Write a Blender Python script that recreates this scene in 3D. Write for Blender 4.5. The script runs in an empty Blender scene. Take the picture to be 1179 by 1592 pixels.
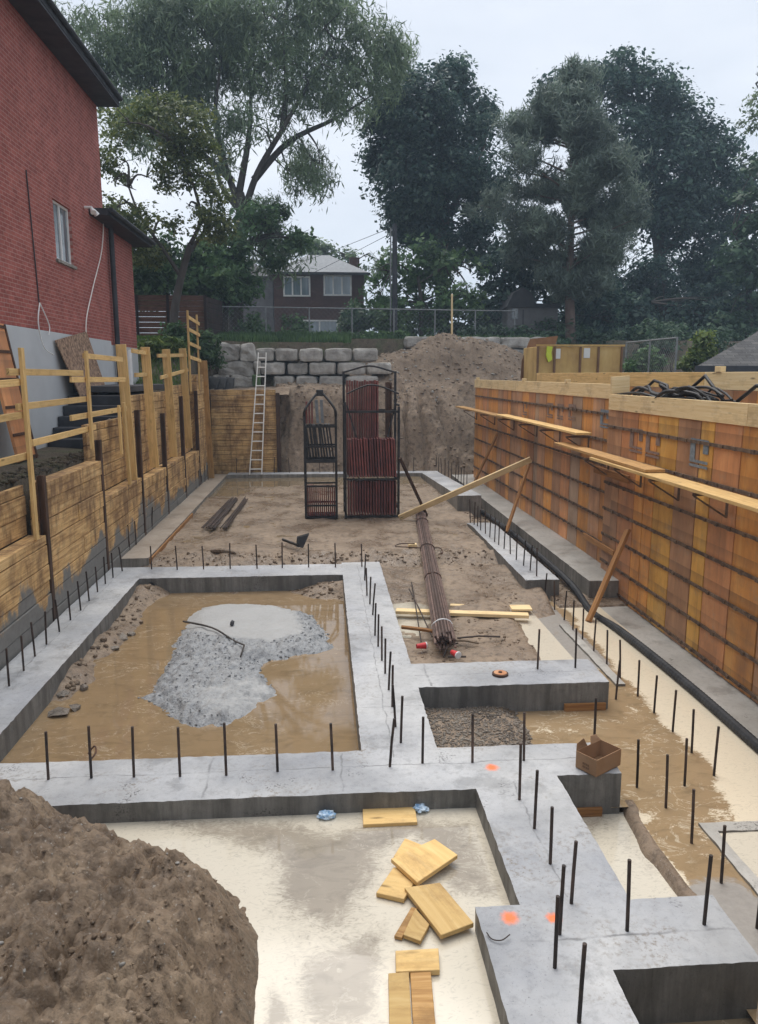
import bpy, bmesh, math, random
import numpy as np
from mathutils import Vector, Matrix, noise as mnoise
random.seed(7); np.random.seed(7)
S = bpy.context.scene; COL = S.collection
R = math.radians
# ------------------------------------------------------------ camera
F = 1180.; CX = 589.5; CY = 796.; H = 3.5
P = math.atan((CY-582.)/F); YAW = math.atan((CX-500.)/F*math.cos(P))
cam = bpy.data.cameras.new('camera'); camo = bpy.data.objects.new('camera', cam); COL.objects.link(camo)
camo.location = (0, 0, H); camo.rotation_euler = (math.pi/2-P, 0, -YAW)
cam.sensor_fit = 'HORIZONTAL'; cam.sensor_width = 36; cam.lens = F/1179*36; cam.clip_start = .05; cam.clip_end = 900
S.camera = camo
# ------------------------------------------------------------ light
S.view_settings.view_transform = 'Standard'; S.view_settings.look = 'None'; S.view_settings.gamma = 1
S.view_settings.exposure = 1.05
S.cycles.use_denoising = True
S.cycles.max_bounces = 8
W = bpy.data.worlds.new('World'); S.world = W; W.use_nodes = True
SUN_EL, SUN_AZ = R(64), R(-12)
nt = W.node_tree; nt.nodes.clear()
def wn(t, **k):
    n = nt.nodes.new(t)
    for a, b in k.items(): setattr(n, a, b)
    return n
sky = wn('ShaderNodeTexSky', sky_type='NISHITA', sun_disc=False); sky.sun_elevation = SUN_EL; sky.sun_rotation = SUN_AZ
tc = wn('ShaderNodeTexCoord'); mp = wn('ShaderNodeMapping'); mp.inputs['Scale'].default_value = (1.2, 1.2, 3.2)
nz = wn('ShaderNodeTexNoise'); nz.inputs['Scale'].default_value = 1.6; nz.inputs['Detail'].default_value = 7; nz.inputs['Roughness'].default_value = .5
cr = wn('ShaderNodeValToRGB'); e = cr.color_ramp.elements
e[0].position = .30; e[0].color = (4.1, 4.5, 5.1, 1); e[1].position = .68; e[1].color = (6.4, 6.55, 6.85, 1)
mx = wn('ShaderNodeMix', data_type='RGBA'); mx.inputs[0].default_value = .9
bg = wn('ShaderNodeBackground'); bg.inputs['Strength'].default_value = .085; wo = wn('ShaderNodeOutputWorld')
nt.links.new(tc.outputs['Generated'], mp.inputs[0]); nt.links.new(mp.outputs[0], nz.inputs['Vector']); nt.links.new(nz.outputs[0], cr.inputs[0])
nt.links.new(sky.outputs[0], mx.inputs[6]); nt.links.new(cr.outputs[0], mx.inputs[7]); nt.links.new(mx.outputs[2], bg.inputs[0]); nt.links.new(bg.outputs[0], wo.inputs[0])
sl = bpy.data.lights.new('sun', 'SUN'); sl.energy = 1.5; sl.angle = R(50); sl.color = (1, .96, .9)
so = bpy.data.objects.new('sun', sl); COL.objects.link(so)
so.rotation_euler = (math.pi/2-SUN_EL, 0, math.pi-SUN_AZ)
so.location = (0, 0, 40)

# ------------------------------------------------------------ pixel -> world
def ray(px, py):
    x = (px-CX)/F; y = (CY-py)/F
    fy = math.cos(P)+y*math.sin(P); uz = -math.sin(P)+y*math.cos(P)
    return x*math.cos(YAW)+fy*math.sin(YAW), -x*math.sin(YAW)+fy*math.cos(YAW), uz
def gz(px, py, z=0.):
    X, Y, Z = ray(px, py); t = (z-H)/Z; return Vector((X*t, Y*t, z))
def gy(px, py, Y0):
    X, Y, Z = ray(px, py); t = Y0/Y; return Vector((X*t, Y0, H+Z*t))
def gx(px, py, X0):
    X, Y, Z = ray(px, py); t = X0/X; return Vector((X0, Y*t, H+Z*t))
def ss(a, b, x):
    t = np.clip((x-a)/(b-a), 0, 1); return t*t*(3-2*t)

# ------------------------------------------------------------ numpy noise
def _h(i, j, s):
    v = np.sin(i*127.1+j*311.7+s*74.7)*43758.5453; return v-np.floor(v)
def vn(x, y, s=0):
    i = np.floor(x); j = np.floor(y); u = x-i; v = y-j; u = u*u*(3-2*u); v = v*v*(3-2*v)
    return (_h(i, j, s)*(1-u)+_h(i+1, j, s)*u)*(1-v)+(_h(i, j+1, s)*(1-u)+_h(i+1, j+1, s)*u)*v
def fbm(x, y, o=5, s=0):
    x = np.asarray(x, float); y = np.asarray(y, float); t = 0; a = .5; w = 0
    for k in range(o):
        t = t+a*vn(x, y, s+k); w += a; x = x*2.03+11.3; y = y*2.03+5.7; a *= .5
    return t/w-.5
def polydist(x, y, poly):
    """signed distance, positive inside"""
    x = np.asarray(x); y = np.asarray(y); d = np.full(x.shape, 1e9); ins = np.zeros(x.shape, bool); n = len(poly)
    for k in range(n):
        ax, ay = poly[k][:2]; bx_, by_ = poly[(k+1) % n][:2]
        ex, ey = bx_-ax, by_-ay; t = np.clip(((x-ax)*ex+(y-ay)*ey)/(ex*ex+ey*ey+1e-12), 0, 1)
        d = np.minimum(d, np.hypot(x-ax-t*ex, y-ay-t*ey))
        c = (ay > y) != (by_ > y)
        ins ^= c & (x < (bx_-ax)*(y-ay)/((by_-ay) if by_ != ay else 1e-12)+ax)
    return np.where(ins, d, -d)

# ------------------------------------------------------------ materials
def nm(name, rough=.8, spec=.35):
    m = bpy.data.materials.new(name); m.use_nodes = True; b = m.node_tree.nodes['Principled BSDF']
    b.inputs['Roughness'].default_value = rough; b.inputs['Specular IOR Level'].default_value = spec
    return m, m.node_tree, b
def N(t, ty, ins=None, **k):
    n = t.nodes.new(ty)
    for a, b in k.items(): setattr(n, a, b)
    for a, b in (ins or {}).items():
        if isinstance(b, bpy.types.NodeSocket): t.links.new(b, n.inputs[a])
        else: n.inputs[a].default_value = b
    return n
def c4(c): return (*c, 1) if len(c) == 3 else c
def ramp(t, fac, stops):
    n = t.nodes.new('ShaderNodeValToRGB'); el = n.color_ramp.elements
    while len(el) < len(stops): el.new(.5)
    for q, (p, c) in zip(el, stops): q.position = p; q.color = c4(c) if not isinstance(c, (int, float)) else (c, c, c, 1)
    t.links.new(fac, n.inputs[0]); return n.outputs[0]
def mixc(t, f, a, b, bt='MIX'):
    n = t.nodes.new('ShaderNodeMix'); n.data_type = 'RGBA'; n.blend_type = bt
    for i, v in ((0, f), (6, a), (7, b)):
        if isinstance(v, bpy.types.NodeSocket): t.links.new(v, n.inputs[i])
        elif i == 0: n.inputs[0].default_value = v
        else: n.inputs[i].default_value = c4(v)
    return n.outputs[2]
def math_(t, op, a, b=0.):
    n = t.nodes.new('ShaderNodeMath'); n.operation = op
    for i, v in ((0, a), (1, b)):
        if isinstance(v, bpy.types.NodeSocket): t.links.new(v, n.inputs[i])
        else: n.inputs[i].default_value = v
    return n.outputs[0]
def pos(t, sc=(1, 1, 1), uv=False, loc=(0, 0, 0)):
    src = N(t, 'ShaderNodeUVMap').outputs[0] if uv else N(t, 'ShaderNodeNewGeometry').outputs['Position']
    return N(t, 'ShaderNodeMapping', {'Vector': src, 'Scale': sc, 'Location': loc}).outputs[0]
def noi(t, v, s, d=6, r=.55, dist=0.):
    return N(t, 'ShaderNodeTexNoise', {'Vector': v, 'Scale': s, 'Detail': d, 'Roughness': r, 'Distortion': dist}).outputs[0]
def bump(t, b, h, st=.3, dist=.02, prev=None):
    n = N(t, 'ShaderNodeBump', {'Height': h, 'Strength': st, 'Distance': dist})
    if prev is not None: t.links.new(prev, n.inputs['Normal'])
    t.links.new(n.outputs[0], b.inputs['Normal']); return n.outputs[0]
def attr(t, name): return N(t, 'ShaderNodeAttribute', attribute_name=name).outputs['Fac']
def base(t, b, c): t.links.new(c, b.inputs['Base Color'])

def noisy(name, stops, scale=4, sc=(1, 1, 1), rough=.8, bs=30, bst=.3, bd=.02, speck=None, spec=.35, uv=False, metal=0, d=8, objvar=0):
    m, t, b = nm(name, rough, spec); v = pos(t, sc, uv); n = noi(t, v, scale, d, .6)
    c = ramp(t, n, stops)
    if speck:
        s2 = noi(t, v, speck[0], 3, .6); c = mixc(t, ramp(t, s2, [(speck[1], 0), (speck[1]+.06, 1)]), c, speck[2])
    if objvar:
        o = N(t, 'ShaderNodeObjectInfo').outputs['Random']
        c = mixc(t, 1., c, ramp(t, o, [(0, 1-objvar), (1, 1+objvar)]), 'MULTIPLY')
    base(t, b, c); b.inputs['Metallic'].default_value = metal
    if bst: bump(t, b, noi(t, v, bs, 6, .65), bst, bd)
    return m
def wood(name, light, mid, dark, grain=22, stain=None, rough=.75, knots=True, var=.18, len_=1.0):
    m, t, b = nm(name, rough, .3)
    v = pos(t, (len_, grain, 1), True); n1 = noi(t, v, 1.6, 6, .6, .4)
    c = ramp(t, n1, [(.3, dark), (.5, mid), (.68, light)])
    v2 = pos(t, (.55, 2.2, 1), True); n2 = noi(t, v2, 1.3, 5, .6)
    c = mixc(t, ramp(t, n2, [(.38, .0), (.7, .55)]), c, mid)
    if knots:
        k = N(t, 'ShaderNodeTexVoronoi', {'Vector': pos(t, (1.6, 7, 1), True), 'Scale': 1.0, 'Randomness': 1.}).outputs[0]
        c = mixc(t, ramp(t, k, [(.04, .85), (.13, 0)]), c, tuple(q*.35 for q in dark))
    if stain:
        c = mixc(t, ramp(t, noi(t, pos(t, (.8, 1.4, 1), True), 2.2, 8, .7), [(.5, 0), (.66, stain[1])]), c, stain[0])
    o = N(t, 'ShaderNodeObjectInfo').outputs['Random']
    c = mixc(t, 1., c, ramp(t, o, [(0, 1-var), (1, 1+var*.6)]), 'MULTIPLY')
    base(t, b, c); bump(t, b, n1, .25, .006)
    return m
MT = {}
MT['lumber'] = wood('lumber', (.80, .56, .26), (.70, .46, .185), (.52, .32, .12), stain=((.16, .09, .04), .35))
MT['lumber_pale'] = wood('lumber_pale', (.85, .68, .42), (.78, .59, .32), (.63, .44, .21), stain=((.20, .12, .06), .4))
MT['plank'] = wood('plank', (.58, .36, .16), (.47, .27, .10), (.31, .16, .06), stain=((.14, .08, .04), .5))
MT['ply_cut'] = wood('ply_cut', (.76, .55, .26), (.68, .46, .19), (.54, .34, .13), grain=10, stain=((.30, .17, .07), .6), var=.25)
MT['brace'] = wood('brace', (.46, .25, .10), (.34, .165, .06), (.20, .09, .035))
def m_lagging(stain=True):
    m, t, b = nm('lagging', .8, .3)
    n1 = noi(t, pos(t, (.9, 16, 1), True), 1.6, 7, .65, .5)
    c = ramp(t, n1, [(.3, (.26, .14, .06)), (.48, (.60, .37, .155)), (.66, (.76, .53, .26))])
    n2 = noi(t, pos(t, (1, 1.1, .8)), 1.7, 9, .72)
    c = mixc(t, ramp(t, n2, [(.43, 0), (.60, .8)]), c, (.17, .095, .05))
    n3 = noi(t, pos(t, (2.5, 2.6, .45)), 2.3, 9, .72)
    c = mixc(t, ramp(t, n3, [(.52, 0), (.66, .6)]), c, (.10, .06, .035))
    z = N(t, 'ShaderNodeSeparateXYZ', {0: N(t, 'ShaderNodeNewGeometry').outputs['Position']}).outputs[2]
    e_ = math_(t, 'ADD', z, math_(t, 'MULTIPLY', noi(t, pos(t, (1, .9, .5)), 1.3, 8, .6), -2.6))
    g = ramp(t, math_(t, 'ADD', e_, 1.), [(.12, 1), (.26, 0)])
    if stain: c = mixc(t, g, c, mixc(t, noi(t, pos(t), 9, 6, .7), (.13, .125, .115), (.27, .26, .24)))
    base(t, b, c); bump(t, b, n1, .35, .01); return m
MT['lagging'] = m_lagging(); MT['lagging_end'] = m_lagging(False)
def m_concrete(name, lo, hi, dots=None, rough=.75, streak=False):
    m, t, b = nm(name, rough, .35)
    v = pos(t, (1, 1, 1)); n1 = noi(t, v, .9, 10, .62); n2 = noi(t, v, 14, 8, .7)
    c = ramp(t, n1, [(.33, lo), (.62, hi)])
    c = mixc(t, ramp(t, n2, [(.33, .35), (.5, 0)]), c, tuple(q*.62 for q in lo))
    n3 = noi(t, v, 70, 3, .6); c = mixc(t, ramp(t, n3, [(.28, .7), (.36, 0)]), c, tuple(q*.4 for q in lo))
    wet = noi(t, pos(t, (1, 1, 1), loc=(3, 7, 1)), 1.7, 9, .72)
    c = mixc(t, ramp(t, wet, [(.56, 0), (.63, .45)]), c, tuple(q*.55 for q in lo))
    # damp scattered grit
    gr = math_(t, 'MULTIPLY', ramp(t, noi(t, v, 2.2, 5, .6), [(.60, 0), (.68, .8)]), ramp(t, noi(t, v, 48, 3, .5), [(.54, 0), (.60, 1)]))
    c = mixc(t, gr, c, (.06, .055, .05))
    if dots: c = mixc(t, 1., c, ramp(t, noi(t, pos(t, loc=(9, 2, 0)), .55, 6, .6), [(.36, (.72, .74, .78)), (.6, (1.06, 1.06, 1.05))]), 'MULTIPLY'); c = mixc(t, math_(t, 'MULTIPLY', ramp(t, noi(t, pos(t, loc=(5, 5, 5)), 1.3, 6, .7), [(.50, 0), (.64, 1)]), ramp(t, noi(t, v, 22, 5, .7), [(.5, 0), (.62, .8)])), c, (.20, .165, .125))
    if streak:
        s_ = noi(t, pos(t, (2.5, 2.5, .25)), 3, 8, .7); c = mixc(t, ramp(t, s_, [(.4, 0), (.62, .7)]), c, tuple(q*.5 for q in lo))
    sp_ = N(t, 'ShaderNodeSeparateXYZ', {0: N(t, 'ShaderNodeNewGeometry').outputs['Position']}); lines_bump = None
    for (ax, cc_, lo_, hi_, wd) in (LINES if dots else []):
        off_ = math_(t, 'MULTIPLY', math_(t, 'SUBTRACT', noi(t, v, 3.5, 5, .6), .5), .10)
        dd = math_(t, 'ABSOLUTE', math_(t, 'SUBTRACT', math_(t, 'ADD', sp_.outputs[ax], off_), cc_)); o_ = sp_.outputs[1-ax]
        gate = math_(t, 'MULTIPLY', math_(t, 'GREATER_THAN', o_, lo_), math_(t, 'LESS_THAN', o_, hi_))
        ln = math_(t, 'MULTIPLY', math_(t, 'MULTIPLY', ramp(t, dd, [(wd*.3, 1), (wd, 0)]), gate), ramp(t, noi(t, v, 5, 4, .6), [(.38, .1), (.6, .75)]))
        c = mixc(t, ln, c, tuple(q*.45 for q in lo))
    for (p, r_) in (dots or []):
        dd = N(t, 'ShaderNodeVectorMath', {0: N(t, 'ShaderNodeNewGeometry').outputs['Position'], 1: tuple(p)}, operation='DISTANCE').outputs['Value']
        dd = math_(t, 'ADD', dd, math_(t, 'MULTIPLY', math_(t, 'SUBTRACT', noi(t, v, 22, 6, .7), .5), .09))
        c = mixc(t, ramp(t, dd, [(r_*.35, .95), (r_, 0)]), c, (.95, .20, .05))
    base(t, b, c); bump(t, b, math_(t, 'ADD', n2, math_(t, 'MULTIPLY', noi(t, v, 60, 4, .6), .5)), .35, .012)
    t.links.new(ramp(t, wet, [(.45, rough), (.62, .42)]), b.inputs['Roughness'])
    return m
LINES = [(1, 6.36, -3.9, 2.5, .012), (0, .62, 6.5, 13.8, .010), (0, 1.62, 4.5, 6.0, .010), (0, -3.64, 4, 13.8, .010), (1, 8.42, 1.05, 3.2, .010), (1, 4.13, 1.2, 2.6, .014), (0, -1.05, 5.95, 6.62, .016), (0, .14, 5.95, 6.62, .012), (1, 7.6, .35, 1.03, .008), (1, 9.9, .35, 1.03, .008), (1, 11.8, .35, 1.03, .008), (0, 1.2, 8.1, 8.78, .02)]
MT['concrete'] = m_concrete('concrete', (.36, .362, .366), (.52, .522, .528), [(gz(765, 1193), .075), (gz(793, 1427), .075), (gz(861, 1427), .06)])
MT['concrete_side'] = m_concrete('concrete_side', (.16, .155, .145), (.255, .25, .235), streak=True)  # footing sides: wet formed concrete, plus some shade put into the darker colour
MT['concrete_old'] = m_concrete('concrete_old', (.31, .295, .265), (.46, .44, .405))
MT['concrete_old_side'] = m_concrete('concrete_old_side', (.22, .205, .18), (.34, .315, .28), streak=True)  # older sides darker than their tops, shade partly put into the colour
MT['concrete_brown'] = m_concrete('concrete_brown', (.26, .205, .155), (.40, .335, .27))
def m_mud(name, a, b_, c_, rough=.62, wet=True, sc=1.):
    m, t, b = nm(name, rough, .4)
    v = pos(t); n1 = noi(t, v, 1.1*sc, 10, .65); n2 = noi(t, v, 9*sc, 9, .7)
    c = ramp(t, n1, [(.32, a), (.5, b_), (.68, c_)])
    c = mixc(t, ramp(t, n2, [(.34, .75), (.52, 0)]), c, tuple(q*.45 for q in a))
    c = mixc(t, ramp(t, noi(t, v, 42, 3, .5), [(.66, 0), (.70, .65)]), c, (.42, .38, .33))
    if name == 'dirt_bank': c = mixc(t, math_(t, 'MULTIPLY', attr(t, 'm'), .55), c, mixc(t, n1, (.10, .072, .05), (.24, .18, .13)))
    base(t, b, c)
    p_ = bump(t, b, n2, .6, .05); bump(t, b, noi(t, v, 38*sc, 6, .7), .55, .02, p_)
    if wet: t.links.new(ramp(t, n1, [(.42, .22), (.6, .75)]), b.inputs['Roughness'])
    return m
MT['mud'] = m_mud('mud', (.18, .128, .086), (.265, .195, .136), (.345, .263, .188))
MT['mud_dark'] = m_mud('mud_dark', (.12, .08, .051), (.23, .165, .11), (.35, .262, .178), sc=1.6)
MT['dirt_bank'] = m_mud('dirt_bank', (.185, .132, .09), (.28, .208, .147), (.365, .28, .205), wet=False, rough=.9, sc=.8)
MT['clay'] = m_mud('clay', (.10, .058, .035), (.17, .095, .05), (.34, .16, .04))
MT['ground'] = m_mud('ground', (.05, .04, .028), (.085, .066, .045), (.05, .065, .025), wet=False, rough=.95)
MT['stones_mud'] = m_mud('stones_mud', (.17, .145, .12), (.27, .23, .19), (.38, .335, .28), sc=2.2)
def m_sheet(name, ca, cb, cc, rb=.06, bs_=.18, soft=None):
    """water sheet: attribute m: 0 water, 1 pale silt foam; attribute k: 1 wet concrete / mud"""
    m, t, b = nm(name, rb, .5)
    v = pos(t); w = noi(t, v, 2.2, 8, .6, .6)
    a1 = attr(t, 'm'); sw = noi(t, v, 5, 9, .72, 1.6); sf = noi(t, pos(t, (1, 1.9, 1)), 9, 6, .62, 3.2)
    f = math_(t, 'ADD', a1, math_(t, 'MULTIPLY', math_(t, 'SUBTRACT', sw, .5), .9))
    f = math_(t, 'ADD', f, math_(t, 'MULTIPLY', math_(t, 'SUBTRACT', sf, .5), .75))
    fm = ramp(t, f, soft or [(.40, 0), (.49, .75), (.58, 1)])
    col = mixc(t, w, tuple(q*.8 for q in ca), tuple(q*1.15 for q in ca))
    lw = noi(t, pos(t, (1, 1.6, 1), loc=(2, 8, 0)), 2.6, 7, .62, 1.2); ll = ramp(t, math_(t, 'ABSOLUTE', math_(t, 'SUBTRACT', lw, .5)), [(.0, 1), (.016, 0)]); ll = math_(t, 'MULTIPLY', ll, ramp(t, noi(t, pos(t, loc=(4, 1, 0)), 1.9, 5, .6), [(.46, 0), (.56, .75)]))
    col = mixc(t, ll, col, tuple(q*.85 for q in cb))
    col = mixc(t, ramp(t, noi(t, pos(t, (1, 2.2, 1), loc=(7, 3, 0)), 3.1, 8, .68, 1.), [(.50, 0), (.66, .55)]), col, tuple(q*.6 for q in ca))
    foam = mixc(t, ramp(t, sf, [(.30, 0), (.46, 1)]), tuple(q*.78 for q in cb), cb)
    col = mixc(t, fm, col, foam)
    k = ramp(t, math_(t, 'ADD', attr(t, 'k'), math_(t, 'MULTIPLY', math_(t, 'SUBTRACT', sw, .5), .8)), [(.42, 0), (.6, 1)])
    ck = mixc(t, noi(t, v, 18, 7, .7), tuple(q*.6 for q in cc), tuple(q*1.2 for q in cc)); col = mixc(t, k, col, ck)
    base(t, b, col)
    rr = math_(t, 'MAXIMUM', ramp(t, fm, [(0, rb), (1, .10)]), ramp(t, k, [(0, rb), (1, .4)]))
    t.links.new(rr, b.inputs['Roughness'])
    hh = math_(t, 'ADD', math_(t, 'MULTIPLY', fm, .25), math_(t, 'MULTIPLY', noi(t, v, 30, 4, .6), .16))
    bump(t, b, hh, bs_, .012)
    return m
MT['water_brown'] = m_sheet('water_brown', (.28, .195, .11), (.58, .48, .35), (.20, .15, .11), .02, .05)
MT['water_milky'] = m_sheet('water_milky', (.34, .295, .235), (.62, .565, .46), (.22, .19, .16), .015, .03, [(.22, 0), (.42, .35), (.55, .75), (.75, 1)])
MT['water_slab'] = m_sheet('water_slab', (.33, .235, .135), (.72, .63, .48), (.33, .305, .275), .03, .05)
MT['water_puddle'] = m_sheet('water_puddle', (.25, .19, .12), (.55, .46, .34), (.2, .15, .11), .04, .06)
def m_brick(name, c1, c2, mo, w=.23, hgt=.078, axis='YZ', bst=.5):
    m, t, b = nm(name, .85, .25); s = N(t, 'ShaderNodeSeparateXYZ', {0: N(t, 'ShaderNodeNewGeometry').outputs['Position']})
    ii = {'X': 0, 'Y': 1, 'Z': 2}
    v = N(t, 'ShaderNodeCombineXYZ', {0: s.outputs[ii[axis[0]]], 1: s.outputs[ii[axis[1]]]}).outputs[0]
    br = N(t, 'ShaderNodeTexBrick', {'Vector': v, 'Color1': c4(c1), 'Color2': c4(c2), 'Mortar': c4(mo), 'Scale': 1., 'Mortar Size': .008, 'Mortar Smooth': .2, 'Brick Width': w, 'Row Height': hgt, 'Bias': -.2})
    n = noi(t, pos(t), 2.2, 9, .65); c = mixc(t, 1., br.outputs[0], ramp(t, n, [(.3, (.78, .75, .75)), (.7, (1.18, 1.15, 1.15))]), 'MULTIPLY')
    n2 = noi(t, pos(t), 11, 4, .6); c = mixc(t, ramp(t, n2, [(.62, 0), (.72, .4)]), c, tuple(min(1, q*1.9+.05) for q in c2))
    base(t, b, c); p_ = bump(t, b, math_(t, 'SUBTRACT', 1., br.outputs['Fac']), bst, .012); bump(t, b, noi(t, pos(t), 60, 5, .7), .3, .006, p_)
    return m
MT['brick'] = m_brick('brick', (.29, .082, .068), (.39, .122, .10), (.40, .235, .20))
MT['brick_far'] = m_brick('brick_far', (.085, .048, .042), (.115, .062, .052), (.13, .09, .08), axis='XZ')
MT['shingle'] = m_brick('shingle', (.085, .085, .085), (.14, .137, .13), (.045, .045, .045), .34, .14, 'XY')
MT['shingle_far'] = noisy('shingle_far', [(.35, (.23, .24, .255)), (.65, (.32, .33, .345))], 6, rough=.9, bs=20)
MT['slate_dark'] = noisy('slate_dark', [(.35, (.025, .027, .033)), (.65, (.05, .052, .06))], 3, rough=.6, bs=20, bst=.1)
MT['paint_grey'] = noisy('paint_grey', [(.3, (.46, .48, .495)), (.7, (.54, .56, .575))], 1.5, rough=.7, bs=40, bst=.15)
MT['dark_metal'] = noisy('dark_metal', [(.35, (.018, .017, .018)), (.65, (.045, .040, .038))], 8, rough=.5, bs=40, bst=.1, metal=.3)
MT['rebar'] = noisy('rebar', [(.35, (.022, .018, .017)), (.65, (.085, .055, .042))], 7, rough=.6, bs=120, bst=.5, bd=.004, objvar=.4)
MT['rod'] = noisy('rod', [(.35, (.085, .055, .046)), (.65, (.17, .11, .09))], 9, rough=.6, bs=90, bst=.4, bd=.004, objvar=.35)
MT['rust'] = noisy('rust', [(.35, (.045, .024, .017)), (.65, (.11, .055, .032))], 7, rough=.75, bs=40, bst=.3, objvar=.25)
MT['rust_bar'] = noisy('rust_bar', [(.35, (.075, .05, .036)), (.55, (.15, .10, .067)), (.7, (.23, .165, .11))], 9, rough=.8, bs=30, bst=.5)
MT['form_red'] = noisy('form_red', [(.35, (.11, .034, .028)), (.65, (.205, .062, .05))], 5, rough=.6, bs=40, bst=.2, objvar=.35)
MT['black_plastic'] = noisy('black_plastic', [(.3, (.016, .017, .02)), (.7, (.045, .045, .048))], 5, rough=.65, bs=30, bst=.1)
MT['pile_steel'] = noisy('pile_steel', [(.35, (.045, .028, .02)), (.65, (.10, .055, .035))], 5, sc=(1, 1, .4), rough=.75, bs=30, bst=.3)
MT['alu'] = noisy('alu', [(.3, (.78, .76, .71)), (.7, (.88, .86, .81))], 8, rough=.45, bs=30, bst=.05)
MT['white'] = noisy('white', [(.3, (.70, .70, .69)), (.7, (.80, .80, .79))], 8, rough=.5, bs=30, bst=.05)
MT['red_paper'] = noisy('red_paper', [(.3, (.52, .03, .035)), (.7, (.62, .045, .05))], 8, rough=.5, bs=30, bst=.05)
MT['blue_plastic'] = noisy('blue_plastic', [(.35, (.16, .36, .62)), (.6, (.62, .74, .85))], 18, rough=.2, bs=60, bst=.3, spec=.6)
MT['cardboard'] = noisy('cardboard', [(.3, (.30, .18, .10)), (.7, (.37, .23, .135))], 5, rough=.85, bs=60, bst=.08)
MT['cardboard_in'] = noisy('cardboard_in', [(.3, (.21, .12, .065)), (.7, (.27, .16, .09))], 5, rough=.85, bs=60, bst=.08)
MT['ink'] = noisy('ink', [(.3, (.17, .10, .06)), (.7, (.20, .12, .075))], 5, bst=0)
MT['osb'] = noisy('osb', [(.38, (.12, .075, .05)), (.5, (.26, .165, .11)), (.62, (.37, .25, .17))], 14, rough=.8, bs=25, bst=.3)
MT['ring'] = noisy('ring', [(.35, (.42, .16, .06)), (.65, (.60, .33, .18))], 9, rough=.6, bst=0)
MT['stone'] = noisy('stone', [(.3, (.20, .188, .172)), (.5, (.35, .33, .30)), (.7, (.50, .475, .435))], 2.5, rough=.85, bs=7, bst=.7, bd=.06, objvar=.22)
MT['bark'] = noisy('bark', [(.35, (.045, .038, .033)), (.65, (.10, .085, .075))], 3, sc=(1, 1, .3), rough=.9, bs=14, bst=.7)
MT['bark_pine'] = noisy('bark_pine', [(.35, (.11, .075, .06)), (.65, (.21, .15, .125))], 3, sc=(1, 1, .5), rough=.9, bs=14, bst=.7)
MT['fence_wood'] = noisy('fence_wood', [(.35, (.07, .034, .024)), (.65, (.155, .078, .052))], 3, sc=(1, 1, 7), rough=.85, bs=10, bst=.4)
MT['fence_dark'] = noisy('fence_dark', [(.35, (.02, .013, .012)), (.65, (.045, .026, .022))], 3, sc=(5, 1, .7), rough=.9, bs=10, bst=.3)
MT['galv'] = noisy('galv', [(.35, (.16, .17, .175)), (.65, (.25, .26, .265))], 9, rough=.5, bst=0)
MT['shed'] = noisy('shed', [(.35, (.13, .125, .13)), (.65, (.18, .175, .175))], 2, rough=.8, bs=30, bst=.1)
MT['shed_dark'] = noisy('shed_dark', [(.35, (.05, .05, .055)), (.65, (.08, .08, .085))], 2, rough=.8, bs=30, bst=.1)
MT['bin'] = noisy('bin', [(.3, (.40, .245, .085)), (.5, (.54, .35, .125)), (.7, (.62, .44, .18))], 2.2, sc=(1, 1, .5), rough=.75, bs=20, bst=.15)
MT['bin_rust'] = noisy('bin_rust', [(.3, (.14, .075, .04)), (.7, (.23, .13, .07))], 3, rough=.8, bs=20, bst=.2)
MT['paper'] = noisy('paper', [(.3, (.66, .66, .63)), (.7, (.75, .75, .72))], 4, bst=0)
MT['lime'] = noisy('lime', [(.3, (.52, .62, .05)), (.7, (.65, .74, .08))], 5, bs=20, bst=.4)
MT['stencil'] = noisy('stencil', [(.42, (.15, .18, .21)), (.6, (.22, .255, .285))], 16, bst=0)
MT['stencil_faint'] = noisy('stencil_faint', [(.42, (.21, .15, .125)), (.6, (.27, .19, .15))], 16, bst=0)
MT['curtain'] = noisy('curtain', [(.3, (.40, .41, .41)), (.7, (.50, .51, .51))], 6, sc=(1, 8, .3), bst=0)
def m_glass(name, c, r=.08):
    m, t, b = nm(name, r, .8); base(t, b, ramp(t, noi(t, pos(t, (4, 4, .6)), 1.5, 3, .5), [(.35, c), (.65, tuple(q*1.6 for q in c))])); return m
MT['glass'] = m_glass('glass', (.10, .12, .135)); MT['glass_far'] = m_glass('glass_far', (.13, .17, .20))
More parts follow.
